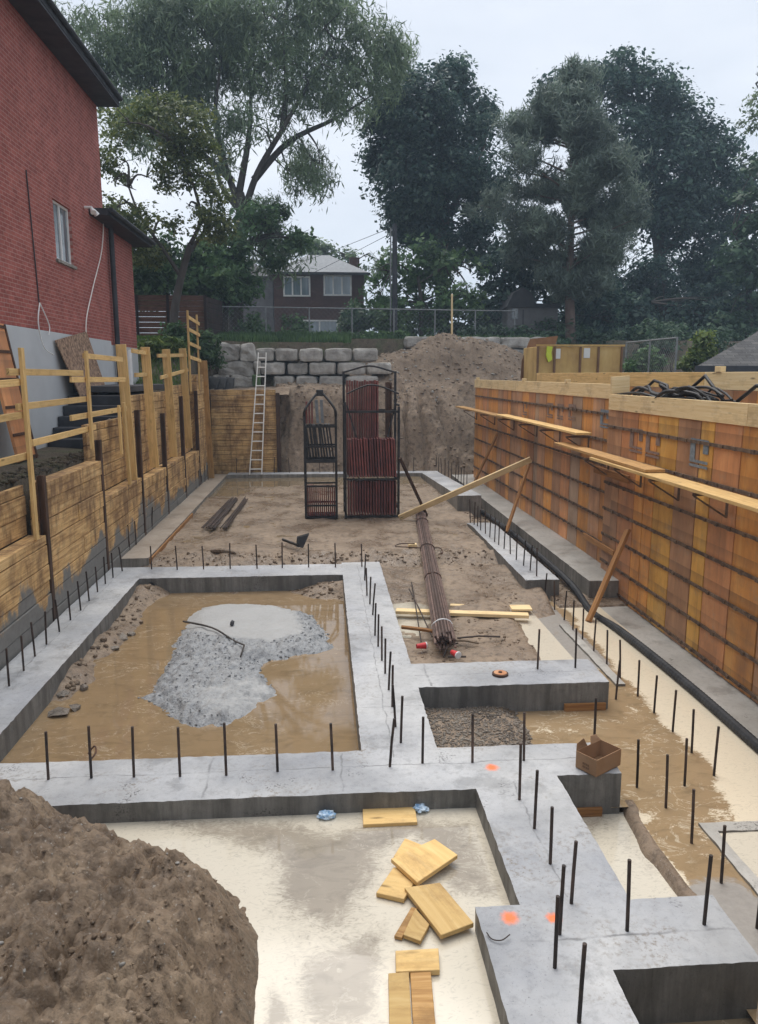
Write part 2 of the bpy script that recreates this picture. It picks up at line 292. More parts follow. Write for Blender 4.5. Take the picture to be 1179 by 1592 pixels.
def m_ply(name, a, b_, c_):
    m, t, b = nm(name, .5, .4)
    v = pos(t, (1, 1.7, .45)); n1 = noi(t, v, 2.0, 9, .68, .5); n2 = noi(t, pos(t, (1, 1, .9)), 1.5, 9, .7)
    c = ramp(t, n1, [(.32, a), (.52, b_), (.70, c_)])
    c = mixc(t, ramp(t, n2, [(.50, 0), (.68, .55)]), c, (.27, .16, .095))
    n3 = noi(t, pos(t, (1, 13, .22)), 1.5, 7, .75); c = mixc(t, ramp(t, n3, [(.58, 0), (.70, .45)]), c, (.09, .05, .03))
    n4 = noi(t, pos(t, (1, 1, 1), loc=(0, 4, 9)), 3.2, 7, .7); c = mixc(t, ramp(t, n4, [(.57, 0), (.68, .45)]), c, (.33, .27, .22))
    s_ = N(t, 'ShaderNodeSeparateXYZ', {0: N(t, 'ShaderNodeNewGeometry').outputs['Position']})
    cell = N(t, 'ShaderNodeCombineXYZ', {1: math_(t, 'FLOOR', math_(t, 'MULTIPLY', s_.outputs[1], 1.55)), 2: math_(t, 'FLOOR', math_(t, 'MULTIPLY', math_(t, 'ADD', s_.outputs[2], .14), 2.06))}).outputs[0]
    wn_ = N(t, 'ShaderNodeTexWhiteNoise', {0: cell}).outputs['Value']; c = mixc(t, 1., c, ramp(t, wn_, [(0, (.88, .86, .85)), (1, (1.32, 1.30, 1.25))]), 'MULTIPLY')
    zf = N(t, 'ShaderNodeMath', {0: math_(t, 'MULTIPLY', math_(t, 'ADD', s_.outputs[2], .14), 2.06)}, operation='FRACT').outputs[0]
    c = mixc(t, math_(t, 'MULTIPLY', ramp(t, zf, [(0, .0), (.72, 0), (1, .75)]), noi(t, pos(t, (1, 9, .4)), 2, 6, .7)), c, (.14, .08, .05))
    o = N(t, 'ShaderNodeObjectInfo').outputs['Random']; c = mixc(t, 1., c, ramp(t, o, [(0, .8), (1, 1.12)]), 'MULTIPLY')
    base(t, b, c); bump(t, b, n1, .12, .008); return m
MT['ply_orange'] = m_ply('ply_orange', (.44, .19, .06), (.62, .28, .075), (.70, .37, .12))
MT['ply_gold'] = m_ply('ply_gold', (.56, .28, .06), (.72, .40, .095), (.78, .48, .15))
MT['ply_brown'] = m_ply('ply_brown', (.31, .165, .095), (.43, .235, .13), (.53, .30, .16))
MT['ply_grey'] = m_ply('ply_grey', (.29, .195, .135), (.37, .26, .185), (.45, .32, .225))
MT['ply_red'] = m_ply('ply_red', (.40, .18, .085), (.53, .24, .105), (.62, .31, .14))
def m_leaf(name, c1, c2, c3, tr=.35):
    m = bpy.data.materials.new(name); m.use_nodes = True; t = m.node_tree; b = t.nodes['Principled BSDF']; out = t.nodes['Material Output']
    r_ = N(t, 'ShaderNodeNewGeometry').outputs['Random Per Island']
    c = ramp(t, r_, [(.1, c1), (.55, c2), (.95, c3)])
    c = mixc(t, 1., c, ramp(t, noi(t, pos(t), .5, 4, .6), [(.35, (.66, .66, .68)), (.65, (1.3, 1.3, 1.2))]), 'MULTIPLY')
    base(t, b, c); b.inputs['Roughness'].default_value = .55; b.inputs['Specular IOR Level'].default_value = .3
    tl = N(t, 'ShaderNodeBsdfTranslucent'); t.links.new(c, tl.inputs[0])
    mx_ = N(t, 'ShaderNodeMixShader', {0: tr}); t.links.new(b.outputs[0], mx_.inputs[1]); t.links.new(tl.outputs[0], mx_.inputs[2]); t.links.new(mx_.outputs[0], out.inputs[0])
    return m
MT['leaf_willow'] = m_leaf('leaf_willow', (.12, .17, .105), (.17, .235, .14), (.235, .30, .18))
MT['leaf_olive'] = m_leaf('leaf_olive', (.07, .10, .035), (.12, .155, .055), (.21, .23, .08))
MT['leaf_maple'] = m_leaf('leaf_maple', (.026, .06, .055), (.052, .10, .086), (.11, .17, .13), .35)
MT['leaf_maple_light'] = m_leaf('leaf_maple_light', (.04, .08, .05), (.065, .12, .07), (.10, .165, .095), .3)
MT['leaf_pine'] = m_leaf('leaf_pine', (.10, .14, .12), (.15, .195, .165), (.20, .25, .20), .3)
MT['leaf_green'] = m_leaf('leaf_green', (.055, .11, .05), (.09, .165, .07), (.14, .225, .095))
MT['leaf_bright'] = m_leaf('leaf_bright', (.07, .11, .03), (.12, .18, .05), (.24, .28, .08))
MT['grass'] = m_leaf('grass', (.06, .13, .02), (.10, .20, .035), (.14, .25, .05))

# ------------------------------------------------------------ mesh helpers
class MB:
    def __init__(s): s.v = []; s.f = []; s.u = []; s.mi = []
    def face(s, idx, uv=None, m=0): s.f.append(tuple(idx)); s.u.append(uv); s.mi.append(m)
    def hexa(s, p, uvs=None, m=0):
        o = len(s.v); s.v += [tuple(q) for q in p]
        for k, q in enumerate([(0, 3, 2, 1), (4, 5, 6, 7), (0, 1, 5, 4), (1, 2, 6, 5), (2, 3, 7, 6), (3, 0, 4, 7)]):
            s.face([o+i for i in q], [uvs[k][j] for j in range(4)] if uvs else None, m)
        return s
    def box(s, x0, x1, y0, y1, z0, z1, m=0):
        return s.hexa([(x0, y0, z0), (x1, y0, z0), (x1, y1, z0), (x0, y1, z0), (x0, y0, z1), (x1, y0, z1), (x1, y1, z1), (x0, y1, z1)], None, m)
    def beam(s, p0, p1, w, h, up=(0, 0, 1), m=0):
        """board from p0 to p1 (centre line), w across, h along up; uv u runs along the board"""
        p0 = Vector(p0); p1 = Vector(p1); d = p1-p0; Lg = d.length; d.normalize(); up = Vector(up)
        sd = d.cross(up)
        if sd.length < 1e-4: sd = d.cross(Vector((0, 1, 0)))
        sd.normalize(); up = sd.cross(d)
        a = sd*w/2; b = up*h/2
        P_ = [p0-a-b, p1-a-b, p1+a-b, p0+a-b, p0-a+b, p1-a+b, p1+a+b, p0+a+b]
        r0 = random.random()*40; r1 = random.random()*40
        def q(u0, v0, u1, v1): return [(r0+u0, r1+v0), (r0+u0, r1+v1), (r0+u1, r1+v1), (r0+u1, r1+v0)]
        uv = [[(r0, r1), (r0, r1+w), (r0+Lg, r1+w), (r0+Lg, r1)], [(r0, r1+2), (r0+Lg, r1+2), (r0+Lg, r1+2+w), (r0, r1+2+w)],
              [(r0, r1+4), (r0+Lg, r1+4), (r0+Lg, r1+4+h), (r0, r1+4+h)], [(r0, r1+5), (r0+.02, r1+5+w), (r0+.02, r1+5+w+h), (r0, r1+5+h)],
              [(r0+Lg, r1+6), (r0, r1+6), (r0, r1+6+h), (r0+Lg, r1+6+h)], [(r0, r1+7), (r0+.02, r1+7+w), (r0+.02, r1+7+w+h), (r0, r1+7+h)]]
        return s.hexa(P_, uv, m)
    def tube(s, pts, r, n=8, m=0, cap=True):
        pts = [Vector(p) for p in pts]; rs = r if isinstance(r, (list, tuple)) else [r]*len(pts)
        o = len(s.v); ref = None
        for i, p in enumerate(pts):
            d = (pts[min(i+1, len(pts)-1)]-pts[max(i-1, 0)])
            if d.length < 1e-9: d = Vector((0, 0, 1))
            d.normalize()
            if ref is None: ref = Vector((1, 0, 0)) if abs(d.x) < .8 else Vector((0, 1, 0))
            a = d.cross(ref).normalized(); b = d.cross(a); ref = b.cross(d) if False else ref
            for k in range(n):
                t = 2*math.pi*k/n; s.v.append(tuple(p+(a*math.cos(t)+b*math.sin(t))*rs[i]))
        for i in range(len(pts)-1):
            for k in range(n):
                k2 = (k+1) % n; s.face((o+i*n+k, o+i*n+k2, o+(i+1)*n+k2, o+(i+1)*n+k), None, m)
        if cap: s.face([o+k for k in range(n)][::-1], None, m); s.face([o+(len(pts)-1)*n+k for k in range(n)], None, m)
        return s
    def prism(s, poly, vec, m=0):
        o = len(s.v); n = len(poly); vec = Vector(vec)
        s.v += [tuple(p) for p in poly]+[tuple(Vector(p)+vec) for p in poly]
        s.face([o+i for i in range(n)][::-1], None, m); s.face([o+n+i for i in range(n)], None, m)
        for i in range(n):
            j = (i+1) % n; s.face((o+i, o+j, o+n+j, o+n+i), None, m)
        return s
    def build(s, name, mats, parent=None, origin=None, bevel=0, smooth=False):
        if parent is not None: org = Vector(parent.get('_o', (0, 0, 0)))
        else: org = Vector(origin) if origin is not None else Vector((0, 0, 0))
        me = bpy.data.meshes.new(name); me.from_pydata([tuple(Vector(v)-org) for v in s.v], [], s.f)
        if any(u for u in s.u):
            uvl = me.uv_layers.new(name='UVMap'); k = 0
            for fi, f in enumerate(s.f):
                for j in range(len(f)):
                    if s.u[fi]: uvl.data[k].uv = s.u[fi][j]
                    k += 1
        me.polygons.foreach_set('material_index', s.mi)
        for m in (mats if isinstance(mats, (list, tuple)) else [mats]): me.materials.append(MT[m])
        bm = bmesh.new(); bm.from_mesh(me); bmesh.ops.recalc_face_normals(bm, faces=bm.faces)
        if bevel: bmesh.ops.bevel(bm, geom=list(bm.edges), offset=bevel, segments=1, affect='EDGES', clamp_overlap=True)
        bm.to_mesh(me); bm.free()
        if smooth: me.polygons.foreach_set('use_smooth', [True]*len(me.polygons))
        o = bpy.data.objects.new(name, me); COL.objects.link(o)
        if parent is not None: o.parent = parent; o['_o'] = tuple(org)
        else: o.location = org; o['_o'] = tuple(org)
        return o
def tag(o, label=None, cat=None, group=None, kind=None):
    for k, v in (('label', label), ('category', cat), ('group', group), ('kind', kind)):
        if v: o[k] = v
    return o
def thing(name, loc, label, cat, group=None):
    o = bpy.data.objects.new(name, None); COL.objects.link(o); o.location = loc; o['_o'] = tuple(loc); o.empty_display_size = .2
    return tag(o, label, cat, group)
def npmesh(name, V, Fq, mats, attrs=None, parent=None, origin=(0, 0, 0), smooth=True, mi=None):
    V = np.asarray(V, np.float32)-np.asarray(parent['_o'] if parent is not None else origin, np.float32)
    Fq = np.asarray(Fq, np.int32); k = Fq.shape[1]; me = bpy.data.meshes.new(name)
    me.vertices.add(len(V)); me.vertices.foreach_set('co', V.ravel()); me.loops.add(Fq.size); me.loops.foreach_set('vertex_index', Fq.ravel())
    me.polygons.add(len(Fq)); me.polygons.foreach_set('loop_start', np.arange(0, Fq.size, k, dtype=np.int32))
    if mi is not None: me.polygons.foreach_set('material_index', np.asarray(mi, np.int32))
    me.polygons.foreach_set('use_smooth', np.full(len(Fq), smooth))
    for m in (mats if isinstance(mats, (list, tuple)) else [mats]): me.materials.append(MT[m])
    for a, d in (attrs or {}).items():
        at = me.attributes.new(a, 'FLOAT', 'POINT'); at.data.foreach_set('value', np.asarray(d, np.float32))
    me.update(calc_edges=True); me.validate()
    o = bpy.data.objects.new(name, me); COL.objects.link(o)
    if parent is not None: o.parent = parent; o['_o'] = parent['_o']
    else: o.location = origin; o['_o'] = tuple(origin)
    return o
def gridmesh(name, xs, ys, zf, mat, attrs=None, keep=None, **k):
    X, Y = np.meshgrid(xs, ys); Z = zf(X, Y); nx = len(xs)
    i = np.arange(len(ys)-1)[:, None]*nx+np.arange(nx-1)[None]; Fq = np.stack([i, i+1, i+nx+1, i+nx], -1).reshape(-1, 4)
    V = np.stack([X, Y, Z], -1).reshape(-1, 3)
    A = {a: f(X, Y).ravel() for a, f in (attrs or {}).items()}
    if keep is not None:
        kp = keep(X, Y, Z).ravel(); Fq = Fq[kp[Fq].any(1)]
    return npmesh(name, V, Fq, mat, A, **k)
def ar(a, b, st): return np.linspace(a, b, max(2, int(round((b-a)/st))+1))

# ------------------------------------------------------------ ground and pit
def ground_z(x, y):
    L_ = 2.02+1.05*ss(18.2, 19.4, y)+1.75*ss(22.5, 30, y)
    Rr = 2.75+2.4*ss(31, 37, y)
    far = 4.75+.3*ss(30.5, 33, y)
    z = np.where(x < -3.9, L_, np.where(x > 6.2, Rr, far)); z = np.where(y > 31, np.where(x > 10, Rr, far), z)
    z = np.where((y < 1.6), 1.8, z)
    z = z+fbm(x*.7, y*.7, 5)*.14
    hole = (x > -4.29) & (x < 6.3) & (y > 1.5) & (y < 30.7) | ((x > 1.2) & (x < 11) & (y > 28) & (y < 33.7))
    return np.where(hole, -1.6, z)
gxs = np.unique(np.concatenate([np.linspace(-300, -20, 15), np.linspace(-20, -7, 14), ar(-7, -4.4, .12), [-4.30, -4.28], np.linspace(-3, 6, 8), [6.28, 6.32], np.linspace(6.5, 30, 48), np.linspace(32, 300, 15)]))
gys = np.unique(np.concatenate([np.linspace(-80, -4, 10), np.linspace(-3, 1.3, 10), [1.49, 1.51], ar(2, 30, .14), [30.69, 30.71], ar(31, 33.5, .25), [33.69, 33.71], ar(34, 50, .5), np.linspace(52, 120, 20), np.linspace(130, 500, 8)]))
g = gridmesh('ground', gxs, gys, ground_z, 'ground'); tag(g, kind='structure')

MILK_Z, A_Z, SLAB_Z = -.185, -.28, -.35
gravel_poly = [gz(*p, A_Z) for p in [(275, 958), (300, 940), (360, 934), (440, 936), (500, 955), (528, 985), (532, 1010), (500, 1022), (455, 1030), (425, 1038), (450, 1065), (452, 1085), (420, 1100), (395, 1120), (370, 1138), (300, 1142), (250, 1130), (225, 1105), (205, 1094), (165, 1088), (180, 1078), (215, 1078), (240, 1040), (252, 1005)]]
def xe(y): return 2.64+.26*fbm(y*1.3, y*0+3.3, 2, 14)+.10*(5.6-y)
def pit_z(x, y):
    n = fbm(x*1.3, y*1.3, 5, 3); nf = fbm(x*6, y*6, 4, 9)
    z = -.55+n*.1+nf*.03
    # near pit with milky water stays deep ; pit A
    inA = (x > -3.35) & (x < .5) & (y > 6.3) & (y < 13.4)
    zA = -.42+n*.10+nf*.03
    left = ss(.62, .08, x+3.2+.4*fbm(y*1.1, x*.5, 4, 5)); zA = zA+left*.20*ss(7.4, 9.5, y)*(.6+1.3*np.clip(fbm(x*1.8, y*1.8, 4, 8)+.35, 0, 1))
    zA = zA+.12*ss(12.1, 13.0, y)*(.55+1.3*np.clip(n+.35, 0, 1))+.12*ss(-.6, .2, x)*ss(11.0, 11.9, y)*(.6+n)
    z = np.where(inA, zA, z)
    # pit C right of the middle footing
    inC = (x > .9) & (x < 3.75) & (y > 8.4) & (y < 15.5)
    zC = -.17+n*.16+nf*.035+.06*ss(12.5, 14, y)
    zC = zC-.13*np.exp(-((x-1.35)/.35)**2-((y-11.3)/.9)**2)-.2*ss(2.75, 3.15, x)*ss(12.4, 11.2, y)
    z = np.where(inC, zC, z)
    # far room
    fr = -.10+n*.10+nf*.02+.0*x
    fr = fr-.10*ss(24.5, 26.5, y)-.05*ss(-1.8, -2.8, x)*ss(22, 24, y)
    edge = ss(14.25, 14.95, y+.25*fbm(x*1.2, y*.3, 4, 2)); fr = -.27+nf*.07+(fr+.27)*edge+.05*np.exp(-((y-15.05)/.25)**2)*(.5+nf*2)
    z = np.where((y > 14.0) & (x < 3.9) & (y < 27.3), fr, z)
    # strip between the right footing and the formwork footing
    z = np.where((x > 3.9) & (y > 11.9), -.30+n*.1+nf*.04, z)
    # small pit D
    inD = (x > .9) & (x < 2.6) & (y > 6.5) & (y < 8.4); zD = -.27+nf*.05+n*.05-.20*ss(2.0, 2.5, x+.35*fbm(y*1.6, x, 4, 24))
    z = np.where(inD, zD, z)
    z = np.where((x >= 2.55) & (y < 8.2) & (x < 4.6), -.52+.02*nf, z)
    # trench E
    inE = (x > 1.95) & (x < 2.97) & (y > 4.3) & (y < 6.2); zE = -.70+.42*ss(2.36, 2.05, x+.2*fbm(y*2.5, x, 4, 4))+.40*ss(-.12, .0, x-xe(y)-.03)-.09*ss(.085, .15, x-xe(y))+nf*.012; zE = np.minimum(zE+nf*.05*(x < xe(y)-.03)+.10*fbm(x*5, y*5, 3, 33)*(x < xe(y)-.02), -.326+.012*nf); z = np.where(inE, zE, z)
    return z
pf = gridmesh('pit_floor', ar(-4, 5.6, .06), np.concatenate([ar(1.6, 15.6, .06), ar(15.7, 28.6, .13)]), pit_z, 'mud'); tag(pf, kind='structure')
# far bank with the spoil heap on top
def bank_z(x, y):
    n = fbm(x*.8, y*.8, 5, 21); nf = fbm(x*3.5, y*3.5, 5, 31)
    base_ = -.3+3.35*ss(27.75, 29.55+.7*ss(1.4, 3, x), y+.75*fbm(x*1.1, y*1.1, 5, 41)-.25*ss(-1.2, -2.2, x))
    base_ = base_+(.05+.1*(y-29))*ss(29.5, 30.5, y)
    crack = np.zeros_like(x)
    for cx_, a_, w_ in ((3.15, .02, .075), (3.75, .12, .09), (4.45, .5, .13), (2.6, 0, .04)):
        crack = np.minimum(crack, -.4*np.exp(-((x-cx_-a_*(29.5-y)*.8-.6*fbm(y*1.6, x*0+cx_*3, 4, 7))/(w_*(.7+2*np.abs(fbm(y*1.3, x*0+cx_, 3, 17)))))**2)*(.5+2*np.abs(fbm(y*1.1, x*0+cx_*2, 2, 27)))*ss(27.7, 28.0, y)*ss(29.9, 29.3, y))
    heap = 1.62*np.exp(-np.abs((x-5.7)/3.1)**2.5)*ss(29.9, 32.1, y)*(1+n*.6)+.35*np.exp(-((x-2.4)/1.1)**2)*ss(30, 31.6, y)
    return base_+crack+heap*(1-.35*ss(32.2, 34.5, y))+n*.22+nf*.24*(.6+.4*ss(29.8, 30.6, y))
bk = gridmesh('dirt_bank', ar(-1.75, 10.8, .045), np.concatenate([ar(27.2, 32.4, .05), ar(32.6, 35.5, .25)]), bank_z, 'dirt_bank', {'m': lambda X, Y: ss(29.6, 30.4, Y+.5*fbm(X, Y, 3, 6))*ss(.8, 2.4, X)}); tag(bk, kind='structure')
# near mound
def mound_z(x, y):
    n = fbm(x*1.6, y*1.6, 5, 51); nf = fbm(x*6, y*6, 5, 61); nr = fbm(x*16, y*16, 4, 71)
    dr = -.345-x+.05*fbm(y*2.2, x*.5, 4, 52); df = 5.02+np.clip(-.5-x, -.2, 2.2)*.62-y+.08*fbm(x*2, y*.4, 4, 53)
    h = -.34+.80*ss(-.04, .62, dr)**.7*ss(-.05, 1.0, df)**.85+.34*ss(.5, 2.6, dr)*ss(.2, 1.6, df)+.30*ss(4.6, 2.6, y)*ss(.2, 2.2, dr)
    cl = ss(-.05, .3, dr)*ss(-.1, .3, df)
    rid = 1-np.abs(fbm(x*3.2+y*1.1, y*1.6, 4, 55))*4
    cr_ = np.clip(1-np.abs(fbm(x*4.2+y*1.2, y*2.6-x*1.4, 4, 57))*7, 0, 1)**2; cr2 = np.clip(1-np.abs(fbm(x*9, y*6, 3, 58))*6, 0, 1)**2
    return h+cl*(n*.24+nf*.19+nr*(.07+.42*np.clip(fbm(x*1.5, y*1.5, 3, 73)+.08, 0, .5))+.045*fbm(x*33, y*33, 3, 72)-.075*cr_-.03*cr2+.05*rid*ss(1.2, .3, dr))*(.35+.65*ss(0, .5, np.minimum(dr, df)))
md = gridmesh('dirt_mound', ar(-4.0, -.1, .02), ar(1.55, 6.6, .02), mound_z, 'mud_dark', keep=lambda X, Y, Z: Z > -.33)
tag(md, 'large brown heap of wet clumpy dirt beside the milky flooded pit', 'dirt heap')
# clods thrown on mound / bank / mud
def rocks(pts, sizes, seed=0, flat=.7):
    rs = np.random.RandomState(seed); bm_ = bmesh.new(); bmesh.ops.create_icosphere(bm_, subdivisions=1, radius=1); iv = np.array([v.co[:] for v in bm_.verts]); fi = np.array([[v.index for v in f.verts] for f in bm_.faces]); bm_.free()
    n = len(pts); V = np.repeat(iv[None], n, 0)*(1+rs.uniform(-.32, .32, (n, len(iv), 1)))
    V *= rs.uniform(.6, 1.3, (n, 1, 3))*np.array([1, 1, flat]); V *= np.asarray(sizes)[:, None, None]
    a = rs.uniform(0, 6.28, n); c, s_ = np.cos(a), np.sin(a); x = V[..., 0]*c[:, None]-V[..., 1]*s_[:, None]; y = V[..., 0]*s_[:, None]+V[..., 1]*c[:, None]
    V = np.stack([x, y, V[..., 2]], -1)+np.asarray(pts)[:, None]
    return V.reshape(-1, 3), (fi[None]+np.arange(n)[:, None, None]*len(iv)).reshape(-1, 3)
rs = np.random.RandomState(3)
def scatter(n, x0, x1, y0, y1, zf, smin, smax, name, mat, kind='stuff', seed=1, mask=None, sink=.3, p=3., flat=.7):
    x = rs.uniform(x0, x1, n); y = rs.uniform(y0, y1, n)
    if mask is not None: k = mask(x, y); x, y = x[k], y[k]
    s_ = smin+(smax-smin)*rs.uniform(0, 1, len(x))**p; z = zf(x, y)+s_*(.5-sink)
    V, Fq = rocks(np.stack([x, y, z], -1), s_, seed, flat); return tag(npmesh(name, V, Fq, mat, smooth=True), kind=kind)
scatter(9000, -3.6, -.3, 1.8, 6.3, mound_z, .004, .021, 'clods', 'mud_dark', mask=lambda x, y: (mound_z(x, y) > -.15) & (fbm(x*2.3, y*2.3, 4, 19) > .04), seed=2, p=4)
scatter(350, -3.3, -.3, 2, 6, mound_z, .006, .018, 'pebbles', 'stone', mask=lambda x, y: (mound_z(x, y) > -.1) & (fbm(x*2, y*2, 3, 3) > .05), seed=3)
scatter(5200, -1.7, 10.5, 27.8, 33.5, bank_z, .012, .075, 'bank_clods', 'dirt_bank', seed=4, p=5)
scatter(500, -1.7, 9.5, 29.6, 32.6, bank_z, .02, .07, 'bank_pebbles', 'stone', seed=5)
scatter(7000, 1.06, 2.3, 6.66, 8.1, pit_z, .004, .02, 'pit_gravel', 'stones_mud', seed=6)
scatter(2500, -3.2, .3, 8, 13.05, pit_z, .008, .05, 'mud_lumps', 'mud_dark', mask=lambda x, y: pit_z(x, y) > -.27, seed=7)
scatter(1500, -3.3, 3.4, 14.2, 15.05, pit_z, .006, .04, 'mud_crumbs', 'mud_dark', seed=8, p=4)
scatter(1100, 1.1, 3.3, 8.85, 13.9, pit_z, .006, .03, 'mud_bits', 'mud', mask=lambda x, y: fbm(x*1.4, y*1.4, 3, 77) > .06, seed=9, p=3)
scatter(1500, 3.7, 4.6, 12.2, 26, pit_z, .01, .05, 'trench_crumbs', 'mud', seed=10)
scatter(1600, 2.03, 2.5, 4.45, 5.8, pit_z, .008, .05, 'trench_lumps', 'mud_dark', seed=11, mask=lambda x, y: pit_z(x, y) > -.60)
scatter(4200, -5.3, -4.1, 8, 17, ground_z, .01, .07, 'path_rubble', 'ground', seed=12, mask=lambda x, y: x > -4.75+.3*fbm(y, x, 3, 1), p=3)

# gravel / slurry heap in pit A
def grav_h(x, y):
    d = polydist(x, y, gravel_poly)+.12*fbm(x*3, y*3, 4, 81); n = fbm(x*7, y*7, 5, 82)
    top = polydist(x, y, [gz(*p, A_Z) for p in [(285, 958), (330, 938), (450, 940), (470, 990), (420, 1005), (330, 995), (290, 985)]])
    flat = ss(-.25, .15, top+.1*fbm(x*2, y*2, 3, 83))
    return A_Z-.06+.17*ss(-.05, .5, d)+ss(0, .3, d)*(n*.13*(1-.8*flat)+fbm(x*24, y*24, 3, 84)*.06*(1-.85*flat)-.03*flat)
def m_gravel():
    m, t, b = nm('gravel', .45, .45); v = pos(t); k = attr(t, 'm')
    f = math_(t, 'ADD', k, math_(t, 'MULTIPLY', math_(t, 'SUBTRACT', noi(t, v, 6, 8, .75), .5), 1.5)); f = ramp(t, f, [(.30, 0), (.75, 1)])
    vo = N(t, 'ShaderNodeTexVoronoi', {'Vector': v, 'Scale': 80.}).outputs['Color']
    g1 = ramp(t, N(t, 'ShaderNodeSeparateColor', {0: vo}).outputs[0], [(0, (.13, .135, .142)), (.5, (.21, .215, .222)), (1, (.30, .305, .31))])
    g1 = mixc(t, ramp(t, noi(t, v, 16, 6, .7), [(.42, 0), (.58, .75)]), g1, (.36, .37, .38))
    sl_ = mixc(t, noi(t, v, 3, 8, .6), (.36, .36, .355), (.48, .48, .47)); base(t, b, mixc(t, f, g1, sl_))
    bump(t, b, noi(t, v, 45, 5, .7), .6, .025); return m
MT['gravel'] = m_gravel()
def grav_m(x, y):
    top = polydist(x, y, [gz(*p, A_Z) for p in [(285, 958), (330, 938), (450, 940), (470, 990), (420, 1005), (330, 995), (290, 985)]])
    tip = polydist(x, y, [gz(*p, A_Z) for p in [(300, 1080), (400, 1060), (440, 1085), (400, 1110), (320, 1125)]])
    return np.clip(np.maximum(np.maximum(ss(-.25, .2, top), .6*ss(-.35, .2, tip)), .34*ss(.05, .45, polydist(x, y, gravel_poly))), 0, 1)
gp = gridmesh('gravel_heap', ar(-2.6, .32, .025), ar(7.0, 12.3, .025), grav_h, 'gravel', {'m': grav_m}, keep=lambda X, Y, Z: Z > A_Z-.05)
tag(gp, 'grey heap of wet gravel and pale slurry in the brown flooded pit', 'gravel heap')
scatter(3000, -2.6, .35, 7.0, 12.3, grav_h, .005, .019, 'gravel_stones', 'gravel', seed=13, mask=lambda x, y: (polydist(x, y, gravel_poly) > -.06) & (grav_m(x, y) < .5), sink=.1, p=2)

# water sheets
def wsheet(name, x0, x1, y0, y1, z, mat, mf, kf=None, st=.04, keep=None):
    o = gridmesh(name, ar(x0, x1, st), ar(y0, y1, st), lambda X, Y: np.full_like(X, z), mat, {'m': mf, 'k': kf or (lambda X, Y: np.zeros_like(X))}, keep=keep)
    return tag(o, kind='structure')
def mA(X, Y):
    near = .40*np.exp(-((Y-6.98)/.26)**2)*ss(-3, -2.2, X)*ss(.2, -.5, X)
    ring = .22*np.exp(-(polydist(X, Y, gravel_poly)/.18)**2)
    return .06+near+ring+.2*fbm(X*1.5, Y*1.5, 3, 91)
wsheet('muddy_water', -3.28, .4, 6.55, 13.2, A_Z, 'water_brown', mA)
def mB(X, Y):
    grey = np.maximum(ss(-.25, .25, polydist(X, Y, [gz(*p, MILK_Z) for p in [(230, 1275), (440, 1278), (520, 1295), (640, 1275), (730, 1280), (740, 1320), (780, 1390), (700, 1390), (640, 1300), (590, 1330), (560, 1400), (530, 1440), (490, 1440), (440, 1400), (420, 1330)]])),
                     ss(-.05, .12, polydist(X, Y, [gz(*p, MILK_Z) for p in [(420, 1530), (450, 1560), (455, 1592), (400, 1610)]])))
    grey = np.maximum(grey, .62*ss(-.15, .2, polydist(X, Y, [gz(*p, MILK_Z) for p in [(480, 1500), (600, 1440), (590, 1600), (470, 1620)]])))
    sw_ = ss(-.1, .3, polydist(X, Y, [gz(*p, MILK_Z) for p in [(420, 1420), (520, 1440), (600, 1400), (610, 1500), (600, 1600), (430, 1600)]]))
    return .92-grey*.9-.36*sw_+.35*fbm(X*2.2, Y*2.2, 4, 92)
wsheet('milky_water', -3.4, 1.35, 2.0, 5.98, MILK_Z, 'water_milky', mB, st=.03)
def mS(X, Y):
    pale = .95*ss(3.65, 4.0, X-.12*(Y-7)*.3+.25*fbm(Y*1.3, X, 4, 93))
    edge = .6*np.exp(-((X-xe(Y)-.06)/.07)**2)*ss(6.2, 5.5, Y)
    blk = .55*np.exp(-((X-3.25)/.35)**2-((Y-5.55)/.5)**2)
    pc = .9*ss(9.0, 9.4, Y)*ss(3.35, 3.1, X)
    return .17+pale+edge+pc+blk*.5+.85*fbm(X*2.2, Y*3.2, 4, 94)
def kS(X, Y):
    conc = .75*ss(2.95, 3.15, X+.0*Y)*ss(8.9, 9.6, Y)*ss(3.95, 3.75, X)
    conc2 = .8*ss(5.3, 4.9, Y)*ss(2.6, 2.8, X)*ss(3.3, 3.1, X)
    return np.maximum(conc, conc2)+.35*fbm(X*2, Y*2, 4, 95)
wsheet('slab_water', 2.55, 4.6, 2.0, 12.3, SLAB_Z+.012, 'water_slab', mS, kS, keep=lambda X, Y, Z: (Y > 6.1) | (Y < 4.3) | (X > xe(Y)+.075))
wsheet('muddy_water', 1.9, 2.55, 6.6, 8.12, SLAB_Z+.012, 'water_slab', lambda X, Y: .2+.5*fbm(X*2.5, Y*2.5, 4, 94))
def mC(X, Y): return .5+.9*fbm(X*1.8, Y*1.8, 3, 96)+.35*ss(11.7, 10.6, Y)
wsheet('milky_puddle', 1.0, 3.3, 8.75, 13.0, -.225, 'water_milky', mC)
wsheet('trench_water', 2.05, 3.0, 4.4, 6.1, -.405, 'water_milky', lambda X, Y: .62+.9*fbm(X*3, Y*2, 3, 97))
wsheet('far_puddle', -3.4, 3.5, 15.3, 27.1, -.128, 'water_puddle', lambda X, Y: .1+.3*fbm(X, Y, 3, 98), st=.12)
wsheet('side_puddle', -3.3, -1.0, 13.9, 15.2, -.25, 'water_puddle', lambda X, Y: .2+.4*fbm(X*2, Y*2, 3, 99))
wsheet('dark_pit_water', 1.7, 2.7, 2.0, 3.9, -.40, 'water_puddle', lambda X, Y: .12+.5*fbm(X*2, Y*2, 3, 90))

